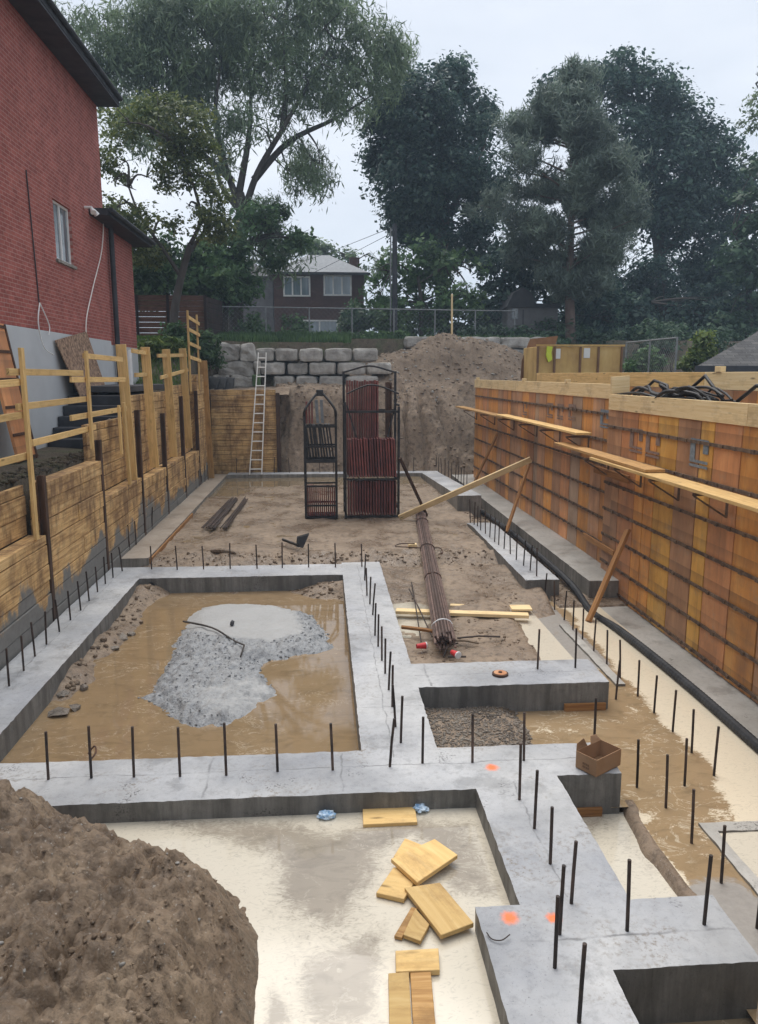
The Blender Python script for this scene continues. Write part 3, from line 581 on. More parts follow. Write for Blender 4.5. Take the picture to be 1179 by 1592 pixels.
# ------------------------------------------------------------ concrete footings
def footing(name, rects, zt, zb, mats, label, cell=.05, rough=.009, slope=None, cat='footing'):
    xs = set(); ys = set()
    for a, b, c, d in rects: xs |= {a, b}; ys |= {c, d}
    def fill(v):
        v = sorted(v); out = []
        for p, q in zip(v[:-1], v[1:]): out += list(ar(p, q, cell)[:-1]) if q-p > cell*1.5 else [p]
        return np.array(out+[v[-1]])
    X = fill(xs); Y = fill(ys); cx = (X[:-1]+X[1:])/2; cy = (Y[:-1]+Y[1:])/2
    m = np.zeros((len(cy), len(cx)), bool)
    for a, b, c, d in rects: m |= ((cx > a) & (cx < b))[None] & ((cy > c) & (cy < d))[:, None]
    nx = len(X); used = {}; V = []; Fq = []; mi = []
    cnt = np.zeros((len(Y), nx), int)
    for dj in (0, 1):
        for di in (0, 1): cnt[dj:dj+len(cy), di:di+len(cx)] += m
    def top(i, j):
        k = ('t', i, j)
        if k not in used:
            x, y = X[i], Y[j]; z = zt+(slope(x, y) if slope else 0)+.010*float(fbm(x*3, y*3, 3, 5))+.006*float(fbm(x*14, y*14, 2, 6))
            if cnt[j, i] < 4:
                x += rough*2*float(fbm(x*19, y*19, 3, 7)); y += rough*2*float(fbm(x*19, y*19, 3, 8)); z -= .004+.016*abs(float(fbm(x*12, y*12, 2, 9)))
            used[k] = len(V); V.append((x, y, z))
        return used[k]
    levels = 4
    def side(i, j, l):
        if l == 0: return top(i, j)
        k = ('s', i, j, l)
        if k not in used:
            x, y = X[i], Y[j]; a = float(fbm(x*7+l*3.1, y*7, 3, 17))*.007
            used[k] = len(V); V.append((x+a, y+a, zt+(zb-zt)*(l/levels)**1.3+(slope(x, y) if slope else 0)*(1-l/levels)))
        return used[k]
    for j in range(len(cy)):
        for i in range(len(cx)):
            if not m[j, i]: continue
            Fq.append((top(i, j), top(i+1, j), top(i+1, j+1), top(i, j+1))); mi.append(0)
            for (dj, di, e0, e1) in ((-1, 0, (i, j), (i+1, j)), (1, 0, (i+1, j+1), (i, j+1)), (0, -1, (i, j+1), (i, j)), (0, 1, (i+1, j), (i+1, j+1))):
                jj, ii = j+dj, i+di
                if 0 <= jj < len(cy) and 0 <= ii < len(cx) and m[jj, ii]: continue
                for l in range(levels):
                    Fq.append((side(*e0, l), side(*e0, l+1), side(*e1, l+1), side(*e1, l))); mi.append(1)
    o = npmesh(name, V, Fq, mats, mi=mi, smooth=False)
    return tag(o, label, cat)
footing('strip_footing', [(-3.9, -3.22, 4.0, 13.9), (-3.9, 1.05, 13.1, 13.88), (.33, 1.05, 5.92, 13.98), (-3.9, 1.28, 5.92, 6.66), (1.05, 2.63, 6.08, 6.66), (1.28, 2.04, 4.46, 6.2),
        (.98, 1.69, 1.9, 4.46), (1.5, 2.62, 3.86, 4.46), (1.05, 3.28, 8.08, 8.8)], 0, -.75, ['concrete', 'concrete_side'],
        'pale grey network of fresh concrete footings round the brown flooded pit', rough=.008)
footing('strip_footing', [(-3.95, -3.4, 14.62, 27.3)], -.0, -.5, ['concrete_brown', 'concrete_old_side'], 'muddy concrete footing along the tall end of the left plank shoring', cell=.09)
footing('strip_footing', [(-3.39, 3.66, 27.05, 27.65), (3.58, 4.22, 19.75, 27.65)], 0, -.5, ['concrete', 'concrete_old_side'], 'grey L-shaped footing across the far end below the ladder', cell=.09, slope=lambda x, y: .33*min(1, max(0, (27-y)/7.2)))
b = MB().beam((-3.375, 14.66, -.15), (-3.375, 19.6, -.15), .03, .24); tag(b.build('form_board', 'brace', origin=(-3.37, 17, -.2)), 'long brown form board left along the muddy left footing', 'form board')
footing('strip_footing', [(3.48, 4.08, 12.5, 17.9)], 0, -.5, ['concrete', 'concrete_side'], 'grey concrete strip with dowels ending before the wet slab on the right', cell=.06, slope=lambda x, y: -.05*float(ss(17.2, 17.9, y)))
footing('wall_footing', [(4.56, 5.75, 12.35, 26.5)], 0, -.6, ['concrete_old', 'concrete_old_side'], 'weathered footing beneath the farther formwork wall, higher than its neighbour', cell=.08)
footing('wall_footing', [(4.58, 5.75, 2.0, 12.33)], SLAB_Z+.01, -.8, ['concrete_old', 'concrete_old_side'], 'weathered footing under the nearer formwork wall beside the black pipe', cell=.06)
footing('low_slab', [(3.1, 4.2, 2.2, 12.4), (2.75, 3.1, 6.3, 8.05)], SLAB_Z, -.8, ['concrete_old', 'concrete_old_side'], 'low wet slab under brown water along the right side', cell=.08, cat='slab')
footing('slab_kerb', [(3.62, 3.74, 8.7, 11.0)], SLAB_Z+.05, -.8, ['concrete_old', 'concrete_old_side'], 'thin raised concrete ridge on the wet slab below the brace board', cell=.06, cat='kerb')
# walls of small box in the slab at far right
t_ = gz(1112, 1258, SLAB_Z); 
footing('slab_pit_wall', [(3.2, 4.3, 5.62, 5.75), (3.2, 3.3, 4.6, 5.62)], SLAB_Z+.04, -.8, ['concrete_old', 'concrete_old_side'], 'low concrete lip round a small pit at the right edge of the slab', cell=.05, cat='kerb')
wsheet('pit_silt', 3.3, 4.3, 4.5, 5.62, SLAB_Z+.02, 'water_milky', lambda X, Y: .9+.5*fbm(X*3, Y*3, 3, 11))

# orange form-board remains under the arms
b = MB(); 
for k in range(3): b.beam((2.08, 6.062, -.36-.075*k), (2.46, 6.062, -.36-.075*k), .03, .07)
tag(b.build('form_board', 'brace', origin=(2.27, 6.06, -.5)), 'rusty orange form board under the footing arm with the cardboard box', 'form board')
b = MB().beam((2.75, 8.055, -.36), (3.24, 8.055, -.36), .03, .22)
tag(b.build('form_board', 'brace', origin=(3.0, 8.05, -.5)), 'orange form board remnant under the footing arm with the round lid', 'form board')

# drain pipe hole in pit A
b = MB(); pts = [(-3.02, 13.085+.0*k, -.13) for k in range(1)]
ring_ = [(-3.02+.062*math.cos(a), 13.098, -.135+.062*math.sin(a)) for a in np.linspace(0, 2*math.pi, 20, endpoint=False)]
b.prism(ring_, (0, -.03, 0)); tag(b.build('pipe_sleeve', 'black_plastic', origin=(-3.02, 13.09, -.13)), 'black round pipe sleeve opening in the far face of the flooded pit', 'pipe')

# weeping tile along the formwork footing
def spline(pts, n=12):
    pts = [Vector(p) for p in pts]; out = []
    for i in range(len(pts)-1):
        p0 = pts[max(i-1, 0)]; p1 = pts[i]; p2 = pts[i+1]; p3 = pts[min(i+2, len(pts)-1)]
        for k in range(n):
            t = k/n; out.append(.5*((2*p1)+(p2-p0)*t+(2*p0-5*p1+4*p2-p3)*t*t+(3*p1-p0-3*p2+p3)*t**3))
    return out+[pts[-1]]
pp = spline([(4.36, 20.5, -.22), (4.43, 17, -.17), (4.42, 14, -.17), (4.38, 12.6, -.19), (4.36, 11.6, -.33), (4.42, 10.5, -.28), (4.47, 8.5, -.28), (4.45, 6.5, -.285), (4.47, 4, -.28)], 60)
b = MB(); b.tube(pp, [.058+.0022*(1 if k % 2 else -1) for k in range(len(pp))], 10)
tag(b.build('drain_pipe', 'black_plastic', smooth=False, origin=pp[0]), 'black corrugated drain pipe running along the foot of the formwork', 'pipe')

# ------------------------------------------------------------ rebar dowels
ORD = 'first second third fourth fifth sixth seventh eighth ninth tenth eleventh twelfth thirteenth fourteenth fifteenth sixteenth seventeenth eighteenth nineteenth twentieth twenty-first twenty-second twenty-third twenty-fourth'.split()
def rebar_row(bases, z, where, end, group, h=.46, tilts=None, col='dark', mat='rebar', r=.0125):
    for k, p in enumerate(bases):
        w = Vector(p) if len(p) == 3 else gz(*p, z)
        hh = h*random.uniform(.94, 1.06); tx, ty = (tilts or {}).get(k, (random.gauss(0, .028), random.gauss(0, .028)))
        b = MB(); b.tube([w+Vector((0, 0, -.12)), w+Vector((tx*hh*.5, ty*hh*.5, hh*.5)), w+Vector((tx*hh, ty*hh, hh))], r, 7)
        tag(b.build('rebar_dowel', mat, origin=w, smooth=False), f'{ORD[k]} rebar dowel from the {end}, {where}', 'rebar', group)
GD = 'rebar dowels '
rebar_row([(75, 1212), (142, 1210), (208, 1208), (280, 1207), (352, 1205), (432, 1200), (518, 1197)], 0, 'row on the near cross footing', 'left', GD+'on the near cross footing', .47)
rebar_row([(605, 1192), (657, 1187), (735, 1185), (815, 1183), (924, 1160)], 0, 'row below the gravel pit toward the box', 'left', GD+'on the arm with the box', .47, {0: (.1, 0)})
rebar_row([(14, 1066), (37, 1043), (55, 1021), (72, 1002), (93, 982), (110, 964), (126, 949), (139, 934), (152, 920), (164, 908), (176, 898), (191, 888)], 0, 'row on the left footing by the planks', 'near end', GD+'on the left footing', .45, {2: (-.06, .05), 11: (-.1, 0)})
rebar_row([(236, 885), (276, 886), (317, 885), (358, 884), (400, 884), (439, 883), (480, 882), (522, 882)], 0, 'row on the cross footing behind the pit', 'left', GD+'on the far pit edge', .46)
rebar_row([(563, 881), (567, 902), (571, 926), (575, 939), (579, 956), (583, 988), (588, 1005), (594, 1027), (599, 1047), (604, 1073), (610, 1099), (616, 1130), (623, 1155)], 0, 'row down the middle footing', 'far end', GD+'on the middle footing', .46, {4: (.09, 0), 11: (-.08, 0)})
rebar_row([(836, 1040), (895, 1038)], 0, 'on the arm with the round lid', 'left', GD+'on the arm with the lid', .5)
rebar_row([(678, 729), (682, 732), (687, 737), (692, 741), (697, 744), (702, 747), (708, 751), (712, 755), (717, 758), (721, 760), (726, 766)], 0, 'row at the far right corner', 'far end', GD+'at the far right corner', .62)
rebar_row([(560+x/3.93, 640+y/3.93) for x, y in [(675, 665), (697, 685), (718, 700), (738, 725), (767, 745), (792, 768), (822, 795), (847, 815), (879, 838), (920, 870), (955, 905), (998, 940), (1038, 970), (1080, 1005)]], 0, 'row on the right strip by the trench', 'far end', GD+'on the right strip', .5)
rebar_row([(846, 933), (863, 949), (877, 965), (891, 981), (906, 995), (923, 1014), (944, 1034), (965, 1056), (957, 1089), (992, 1084), (1017, 1110), (1046, 1139), (1076, 1172), (1110, 1208)], SLAB_Z, 'row on the wet slab by the pipe', 'far end', GD+'on the wet slab', .5, {8: (.08, .05)})
rebar_row([(1065, 1224), (991, 1226), (1036, 1258), (1076, 1313), (1122, 1375), (1177, 1445)], SLAB_Z, 'scattered in the brown water nearest us', 'far end', GD+'in the brown water', .5)
rebar_row([(808, 1243), (831, 1288), (856, 1343), (888, 1405), (870, 1452), (863, 1504), (900, 1590)], 0, 'row down the nearest footing with orange marks', 'far end', GD+'on the nearest footing', .47)
rebar_row([(976, 1447), (1095, 1437)], 0, 'on the pad above the dark hole', 'left', GD+'on the pad', .47)
rebar_row([(202, 855), (212, 847), (218, 838), (227, 831), (236, 823), (242, 815), (249, 809), (255, 802), (262, 796), (269, 790), (274, 785), (280, 780), (285, 775), (290, 770), (295, 766), (300, 763), (305, 760), (310, 756), (314, 752), (319, 749), (324, 746)], 0, 'row under the tall left shoring', 'near end', GD+'under the tall shoring', .52)
rebar_row([(x, 27.42, 0) for x in (-3.1, -2.55, -1.75, -1.2, -.65, -.1, .4, 2.05, 2.75, 3.3)], 0, 'row on the far footing', 'ladder side', GD+'on the far footing', .55)

# ------------------------------------------------------------ left shoring
LX = -3.93
piles = [8.0, 10.95, 13.8, 16.78, 19.4, 22.0, 24.6, 27.1]
bays = [(7.0, 1.98, 1.26), (10.95, 2.0, 99), (13.8, 2.62, 1.30), (16.78, 3.05, 1.25), (19.4, 3.1, 1.22), (22.0, 3.2, 1.15), (24.6, 3.5, 99)]
sw = thing('shoring_wall', (LX, 7, 0), 'weathered plank shoring between rusty steel piles along the left side', 'shoring wall')
ends = [10.95, 13.8, 16.78, 19.4, 22.0, 24.6, 27.1]
for (y0, top, step), y1 in zip(bays, ends):
    b = MB(); z = -.35; a0 = y0 if y0 > 7 else 6.0
    while z < top-.05:
        hh = min(random.choice([.19, .235, .285]), top-z)
        up_ = z > step-.05; off = -.25 if up_ else -.085; th = .07 if up_ else .25
        if top > step and not up_: hh = min(hh, step-z) if step-z > .08 else hh
        jit = random.uniform(-.012, .012)
        if random.random() < .3 and y1-a0 > 2: 
            ym = random.uniform(a0+.8, y1-.8)
            b.beam((LX-.04+off+jit, a0+.07, z+hh/2), (LX-.04+off+jit, ym-.003, z+hh/2), th, hh-.012); b.beam((LX-.04+off-jit, ym+.003, z+hh/2), (LX-.04+off-jit, y1-.07, z+hh/2), th, hh-.012)
        else: b.beam((LX-.04+off+jit, a0+.07, z+hh/2+random.uniform(-.006, .006)), (LX-.04+off+jit, y1-.07, z+hh/2), th, hh-.014)
        z += hh
    b.build('lagging', 'lagging', sw, bevel=.006)
for k, y in enumerate(piles[1:]):
    tz = [2.1, 2.36, 2.75, 2.55, 2.9, 3.0, 3.0][k]
    b = MB(); b.box(LX-.02, LX+.012, y-.05, y+.05, -.5, tz).box(LX-.08, LX-.02, y-.006, y+.006, -.5, tz-.003).box(LX-.095, LX-.08, y-.04, y+.04, -.5, tz-.006)
    b.build('steel_pile', 'pile_steel', sw, bevel=.003)
# dirt packed behind the boards is the ground; tall boards standing against the shoring
def board(name, p0, p1, w, h, mat, label, cat, group=None, up=(0, 0, 1), bev=.004):
    b = MB().beam(p0, p1, w, h, up); o = b.build(name, mat, origin=p0, bevel=bev); return tag(o, label, cat, group)
GB = 'tall boards standing against the shoring'
for y0, y1, z0, z1, lab in [(16.02, 16.74, 1.2, 4.1, 'widest tall yellow board standing against the shoring nearest the stairs'),
                            (18.15, 18.95, 1.3, 4.12, 'clean tall yellow board standing second along the shoring'),
                            (20.55, 21.35, 1.3, 4.15, 'knotty tall board standing third along the shoring, before the railing ladder'),
                            (22.95, 23.85, 1.3, 4.25, 'tall board standing under the slatted railing at the far end')]:
    board('tall_board', (LX-.10, (y0+y1)/2-.05, z0), (LX-.13, (y0+y1)/2-.25, z1), .205, .05, 'lumber', lab, 'board', GB, up=(0, 1, 0))
board('tall_board', (LX+.06, 26.2, 0.0), (LX-.0, 26.0, 3.95), .30, .08, 'plank', 'brown full height board at the far corner of the shoring', 'board', GB, up=(0, 1, 0))
board('tall_board', (LX+.02, 15.62, 1.3), (LX+.0, 15.55, 2.95), .05, .12, 'lumber', 'short narrow board stub beside the widest tall board', 'board', GB, up=(0, 1, 0))
# guard rail
gr = thing('guard_rail', (-3.95, 10.4, 1.3), 'yellow lumber guard rail with two tall posts along the shoring edge', 'guard rail')
def rail(p, q, w=.04, h=.09, x0=-3.96, x1=-3.96, root=gr, nm_='rail'):
    a = gx(*p, x0); c = gx(*q, x1); MB().beam(a, c, w, h).build(nm_, 'lumber', root, bevel=.003)
for a, c in (((27, 540), (64, 835)), ((131, 545), (148, 697))):
    A = gx(*a, -3.92); C_ = gx(*c, -3.92); ym = (A.y+C_.y)/2
    MB().beam((-3.93, ym, C_.z), (-3.93, ym, A.z), .045, .1, up=(0, 1, 0)).build('post', 'lumber', gr, bevel=.003)
for p, q in (((12, 578), (128, 580)), ((-30, 600), (30, 594)), ((26, 633), (135, 620)), ((-30, 656), (34, 645)), ((50, 689), (148, 664)), ((-30, 727), (47, 707)), ((110, 590), (194, 590)), ((130, 553), (190, 559)), ((110, 650), (196, 635))):
    rail(p, q, x0=-3.985, x1=-3.985)
A = gx(184, 630, -3.95); C_ = gx(190, 706, -3.95); MB().beam((-3.95, (A.y+C_.y)/2, C_.z), (-3.95, (A.y+C_.y)/2, A.z), .04, .09, up=(0, 1, 0)).build('post', 'lumber', gr, bevel=.003)
gr2 = thing('guard_rail', (-4.0, 18, 3), 'short yellow railing boards nailed behind the tall boards', 'guard rail')
for p, q in (((205, 545), (232, 550)), ((210, 583), (232, 582)), ((245, 553), (290, 552)), ((250, 587), (292, 575))): rail(p, q, x0=-4.05, x1=-4.05, root=gr2)
gr3 = thing('rail_ladder', (-3.95, 23.3, 3.9), 'narrow slatted railing rising highest at the far end of the shoring', 'guard rail')
for y in (23.3, 25.0): MB().beam((-3.9, y, 3.0), (-3.9, y, 5.35), .05, .09, up=(0, 1, 0)).build('post', 'lumber', gr3, bevel=.003)
for z in (3.95, 4.35, 4.75, 5.1): MB().beam((-3.86, 23.2, z+.05), (-3.86, 25.2, z-.02), .03, .1).build('slat', 'lumber', gr3, bevel=.003)

# end shoring panel behind the ladder
es = thing('end_shoring', (-4, 27.85, 0), 'square plank shoring panel behind the white ladder', 'shoring wall')
b = MB(); z = -.2
while z < 2.9:
    hh = random.choice([.15, .2, .24]); b.beam((-3.98, 27.9+random.uniform(-.012, .012), z+hh/2), (-1.66, 27.9+random.uniform(-.012, .012), z+hh/2), .06, hh-.012); z += hh
b.build('lagging', 'lagging_end', es, bevel=.006)
MB().box(-1.65, -1.52, 27.78, 27.92, -.4, 2.85).build('steel_pile', 'pile_steel', es, bevel=.004)
# soil behind it
o = gridmesh('backfill', ar(-4.6, -1.2, .12), ar(27.98, 31, .12), lambda X, Y: 2.75+.25*ss(28, 29.4, Y)+.2*fbm(X*2, Y*2, 4, 15), 'dirt_bank'); tag(o, kind='structure')

# aluminium ladder
ld = thing('ladder', (-2.5, 27.0, 0), 'white aluminium ladder leaning on the plank panel at the far end', 'ladder')
A0, A1, B0, B1 = gy(388, 735, 26.98), gy(402, 548, 27.8), gy(407, 735, 26.98), gy(414, 548, 27.8)
A0.z = B0.z = .0
MB().beam(A0, A1, .035, .075, up=(0, 1, 0)).build('side_rail', 'alu', ld, bevel=.003); MB().beam(B0, B1, .035, .075, up=(0, 1, 0)).build('side_rail', 'alu', ld, bevel=.003)
for k in range(13):
    t = (k+.6)/13.2; MB().tube([A0.lerp(A1, t), B0.lerp(B1, t)], .02, 8).build('rung', 'alu', ld)

# ------------------------------------------------------------ formwork walls on the right
def form_wall(name, label, X, y0, y1, z0, z1, pw, seq, rows, board_z, matb, rnd):
    """y0 far end, y1 near end"""
    root = thing(name, (X, (y0+y1)/2, z0), label, 'formwork')
    y = y0; k = 0; out = []
    while y > y1+.05:
        w = min(pw*(1 if rnd.random() > .12 else .55), y-y1); mat = seq[k % len(seq)]
        jit = rnd.uniform(-.004, .004)
        o = MB().box(X+jit, X+.04, y-w+.012, y-.012, z0, z1).build('panel', mat, root, bevel=.004); out.append((o, y-w/2, w, mat)); y -= w; k += 1
    MB().box(X+.045, X+.11, y1+.01, y0-.01, z0, z1-.01).build('backing', 'pile_steel', root)
    for z in rows:
        b = MB(); b.box(X-.024, X-.004, y1+.01, y0-.01, z-.023, z+.021)
        yy = y1+.15
        while yy < y0-.05:
            s_ = rnd.uniform(.8, 1.3); b.box(X-.042, X-.003, yy-.028*s_, yy+.028*s_, z-.022*s_, z+.02*s_); yy += pw/2*rnd.uniform(.8, 1.25)
        b.build('tie_bar', 'rust_bar', root)
    if board_z:
        yy = y0; segs = board_z[2]
        for a, c in zip(segs[:-1], segs[1:]): MB().beam((X+.0, a, (board_z[0]+board_z[1])/2), (X+.0, c+.006, (board_z[0]+board_z[1])/2), .045, board_z[1]-board_z[0]).build('top_board', matb, root, bevel=.004)
    return root, out
rndF = random.Random(5)
seqF = ['ply_orange', 'ply_orange', 'ply_red', 'ply_brown', 'ply_orange', 'ply_orange', 'ply_brown', 'ply_red', 'ply_orange', 'ply_brown', 'ply_brown', 'ply_orange', 'ply_red', 'ply_grey', 'ply_brown', 'ply_orange', 'ply_brown', 'ply_red', 'ply_grey', 'ply_orange', 'ply_brown']
fwF, panF = form_wall('formwork_wall', 'farther orange brown plywood formwork wall with rusty tie bars', 5.2, 25.75, 13.3, .0, 3.06, .61, seqF, [2.79, 2.31, 1.85, 1.36, .87, .4], (3.065, 3.33, [25.8, 20.2, 13.45]), 'lumber_pale', rndF)
seqN = ['ply_brown', 'ply_red', 'ply_orange', 'ply_orange', 'ply_gold', 'ply_brown', 'ply_gold', 'ply_red', 'ply_orange', 'ply_brown', 'ply_brown', 'ply_gold', 'ply_grey', 'ply_orange']
fwN, panN = form_wall('formwork_wall', 'nearer tall plywood formwork wall topped by a pale plank at right', 5.08, 13.25, 2.5, SLAB_Z+.02, 2.885, .66, seqN, [2.6, 2.1, 1.6, 1.13, .66, .17, -.25], (2.89, 3.16, [13.2, 8.75, 2.5]), 'lumber_pale', rndF)
# stencil marks on the plywood
def stencil(root, X, yc, zc, s_, mat):
    b = MB(); x0, x1 = X-.0115, X-.0085
    def bar(a, c, d, e): b.box(x0, x1, yc-c*s_*1.6, yc-a*s_*1.6, zc+d*s_, zc+e*s_)
    bar(-.5, .5, .42, .62); bar(-.5, -.22, -.30, .42); bar(-.22, .5, -.42, -.30+.0); bar(.22, .5, .02, .42); bar(-.5, -.22, -.42, -.3); bar(-.5, .5, -.62, -.5)
    b.build('stencil_mark', mat, root)
for px_, py_, mat in ((941, 651, 'stencil'), (890, 641, 'stencil_faint'), (872, 640, 'stencil_faint'), (856, 638, 'stencil_faint'), (817, 635, 'stencil_faint')):
    w = gx(px_, py_, 5.2); stencil(fwF, 5.2, w.y, w.z, .27, mat)
for px_, py_, mat in ((1088, 705, 'stencil'), (990, 685, 'stencil_faint'), (1016, 692, 'stencil_faint')):
    w = gx(px_, py_, 5.08); stencil(fwN, 5.08, w.y, w.z, .31, mat)
# catwalk brackets and planks
def bracket(root, X, y, z, l=.5):
    b = MB(); b.beam((X-.03, y, z), (X-l, y, z), .025, .035); b.beam((X-.045, y, z+.02), (X-.045, y, z-.30), .02, .03, up=(1, 0, 0)); b.beam((X-l+.02, y, z-.02), (X-.05, y, z-.29), .018, .022)
    b.build('bracket', 'rust_bar', root)
zF = 2.34; zN = 2.06
for y in (25.2, 22.5, 20.2, 18.0, 16.2, 14.4): bracket(fwF, 5.2, y, zF-.03)
for y in (13.0, 11.6, 10.3, 9.0, 7.4, 5.5): bracket(fwN, 5.08, y, zN-.03)
GP = 'catwalk planks on the formwork'
board('catwalk_plank', (4.93, 27.2, zF+.02), (4.9, 19.9, zF+.03), .3, .045, 'plank', 'farthest catwalk plank jutting past the end of the formwork', 'plank', GP)
board('catwalk_plank', (4.9, 20.6, zF+.07), (4.88, 13.9, zF+.065), .3, .045, 'lumber', 'middle catwalk plank overlapping the farthest one on the far formwork', 'plank', GP)
board('catwalk_plank', (4.78, 14.9, zN+.08), (4.76, 10.5, zN+.075), .3, .045, 'plank', 'reddish catwalk plank lying over the seam of the two formwork walls', 'plank', GP)
board('catwalk_plank', (4.74, 12.7, zN+.02), (4.72, 6.8, zN+.03), .33, .045, 'lumber', 'nearest splintered yellow catwalk plank running out of the right edge', 'plank', GP)
board('catwalk_plank', (4.72, 6.75, zN+.02), (4.72, 3.2, zN+.03), .33, .045, 'lumber', 'last yellow catwalk plank past the right edge of the near formwork', 'plank', GP)
board('cleat_board', gx(925, 729, 5.03), gx(978, 746, 5.03), .04, .13, 'brace', 'short dark board fixed flat below the reddish catwalk plank', 'board')
board('cleat_board', gx(908, 832, 5.13), gx(955, 861, 5.0), .04, .1, 'brace', 'short board wedged low on the formwork behind the near brace', 'board')
# back face formwork
fb = thing('formwork_back', (6.0, 12, 0), 'rear formwork face behind the near wall with a board along its top', 'formwork')
y = 21.0; k = 0
while y > 2.6: MB().box(5.95, 5.99, y-.60, y-.005, -.3, 3.27).build('panel', ['ply_brown', 'ply_red', 'ply_orange', 'ply_brown'][k % 4], fb); y -= .605; k += 1
for a, c in ((21, 15.0), (14.99, 11.6), (11.59, 2.6)): MB().beam((5.97, a, 3.405), (5.97, c, 3.405), .045, .26).build('top_board', 'lumber' if a > 12 else 'lumber_pale', fb, bevel=.004)
board('spacer_board', (5.09, 13.22, 3.31), (5.42, 13.22, 3.33), .05, .30, 'lumber_pale', 'short knotty board standing across the joint between the two formwork walls', 'board')
for y, lab in ((25.4, 'far end'), (19.5, 'middle'), (16.0, 'seam side')):
    w = MB().box(5.16, 5.26, y-.06, y+.06, 3.332, 3.40); tag(w.build('wood_block', 'lumber_pale', origin=(5.2, y, 3.33), bevel=.004), f'small pale wood block on top of the far formwork, {lab}', 'wood block', 'wood blocks on formwork')
w = MB().box(5.93, 6.02, 11.1, 11.26, 3.537, 3.62); tag(w.build('wood_block', 'lumber_pale', origin=(5.97, 11.2, 3.54), bevel=.004), 'pale wood block on the rear formwork board near the grey roof', 'wood block', 'wood blocks on formwork')
# between the faces: platform and the tangle of black bars
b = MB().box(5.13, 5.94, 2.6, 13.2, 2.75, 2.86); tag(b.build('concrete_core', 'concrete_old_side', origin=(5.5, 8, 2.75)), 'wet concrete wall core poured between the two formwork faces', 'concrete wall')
def tangle(n, x0, x1, y0, y1, z0, dz, sd):
    rr = random.Random(sd); b = MB()
    for k in range(n):
        yy = rr.uniform(y0, y1); l = rr.uniform(.9, 2.2); a = rr.uniform(-.2, .2); z = z0+rr.random()*dz; xx = rr.uniform(x0, x1)
        pts = [(xx, yy, z), (xx+rr.uniform(-.1, .1), yy+l*.3, z+rr.uniform(.0, .14)), (xx+a, yy+l*.7, z+rr.uniform(-.02, .16)), (xx+a, yy+l, z0+rr.random()*dz*.7)]
        b.tube(spline(pts, 6), rr.uniform(.014, .028), 7)
    return b
b = tangle(26, 5.2, 5.55, 9.6, 11.6, 3.0, .22, 4)
tag(b.build('bar_tangle', 'dark_metal', origin=(5.4, 11, 2.9), smooth=True), 'tangle of black bent bars lying on top of the near formwork', 'steel bars')
b = MB().tube([(5.5, 13.0, 3.14), (5.55, 12.5, 3.4), (5.5, 11.9, 3.33), (5.45, 11.7, 3.1)], .025, 7).tube([(5.5, 11.95, 3.33), (5.5, 12.2, 3.05)], .022, 7).tube([(5.4, 9.95, 3.15), (5.45, 10.6, 3.48), (5.45, 11.1, 3.25)], .025, 7).tube([(5.45, 9.7, 3.15), (5.4, 9.2, 3.36), (5.4, 8.3, 3.3)], .025, 7)
tag(b.build('bent_bars', 'dark_metal', origin=(5.5, 11, 3), smooth=True), 'thin bent black bars sticking up beside the bar tangle', 'steel bars')

# braces
def brace(p, Xt, q, zb_, w, h, lab, mat='brace'):
    A = gx(*p, Xt); B = gz(*q, zb_); board('brace_board', B, A, w, h, mat, lab, 'brace', 'brace boards on the formwork', up=(0, 1, 0))
brace((823, 722), 5.12, (787, 828), -.1, .05, .11, 'middle rusty brown brace leaning on the far formwork by the pipe')
brace((977, 824), 5.0, (915, 966), -.33, .055, .12, 'nearest brown brace leaning on the formwork from the wet slab')
brace((773, 676), 5.12, (738, 750), .02, .05, .11, 'farthest thin brown brace leaning on the formwork')
A = gx(826, 714, 5.02); B = gz(621, 805, -.05); board('long_board', B, A, .05, .15, 'lumber_pale', 'long pale board running diagonally from the wide rack up to the formwork', 'board', up=(0, -.4, 1))
A = gy(622, 712, 18.2); B = gz(664, 802, -.08); board('prop_bar', B, A, .05, .07, 'rust', 'dark thin prop leaning on the right side of the wide rack', 'brace')

# ------------------------------------------------------------ racks
SZ = -.11
r2b = gz(538, 806, SZ); Yr = r2b.y; 
def rx(px_): return gy(px_, 700, Yr).x
def rz(py_): return gy(580, py_, Yr).z
def bars(root, lst, w=.05, mat='dark_metal', name='frame'):
    b = MB()
    for p, q in lst: b.beam(p, q, w, w, up=(0, 1, 0) if abs(p[2]-q[2]) > .3 else (0, 0, 1))
    return b.build(name, mat, root)
xa, xb = rx(537), rx(620); D = .95; y0, y1 = Yr, Yr+D
rk = thing('steel_rack', ((xa+xb)/2, Yr, SZ), 'wide tall steel rack packed with dark red form panels', 'rack')
zt = rz(577)
for x, y, z in ((xa, y0, rz(625)), (xb, y0, rz(632)), (xa, y1, zt), (xb, y1, zt)): bars(rk, [((x, y, SZ), (x, y, z))], .06, name='post')
bars(rk, [((xa, y0, rz(640)), (xb, y0, rz(640)))], .06, 'dark_metal', 'cross_bar'); bars(rk, [((xa, y0, rz(745)), (xb, y0, rz(745)))], .045, 'dark_metal', 'cross_bar'); bars(rk, [((xa, y0, rz(803)), (xb, y0, rz(803)))], .05, 'dark_metal', 'cross_bar')
bars(rk, [((xa, y1, rz(640)), (xb, y1, rz(640)))], .045, 'dark_metal', 'cross_bar')
for x in (xa, xb): bars(rk, [((x, y0, rz(790)), (x, y1, rz(790))), ((x, y0, rz(745)), (x, y1, rz(745))), ((x, y0, rz(630)), (x, y1, rz(630)))], .045, name='side_bar')
b = MB().tube(spline([(xa, y1, zt-.03), (xa+.15, y1, zt+.02), ((xa+xb)/2, y1, zt+.14), (xb-.15, y1, zt+.02), (xb, y1, zt-.03)], 5), .025, 8)
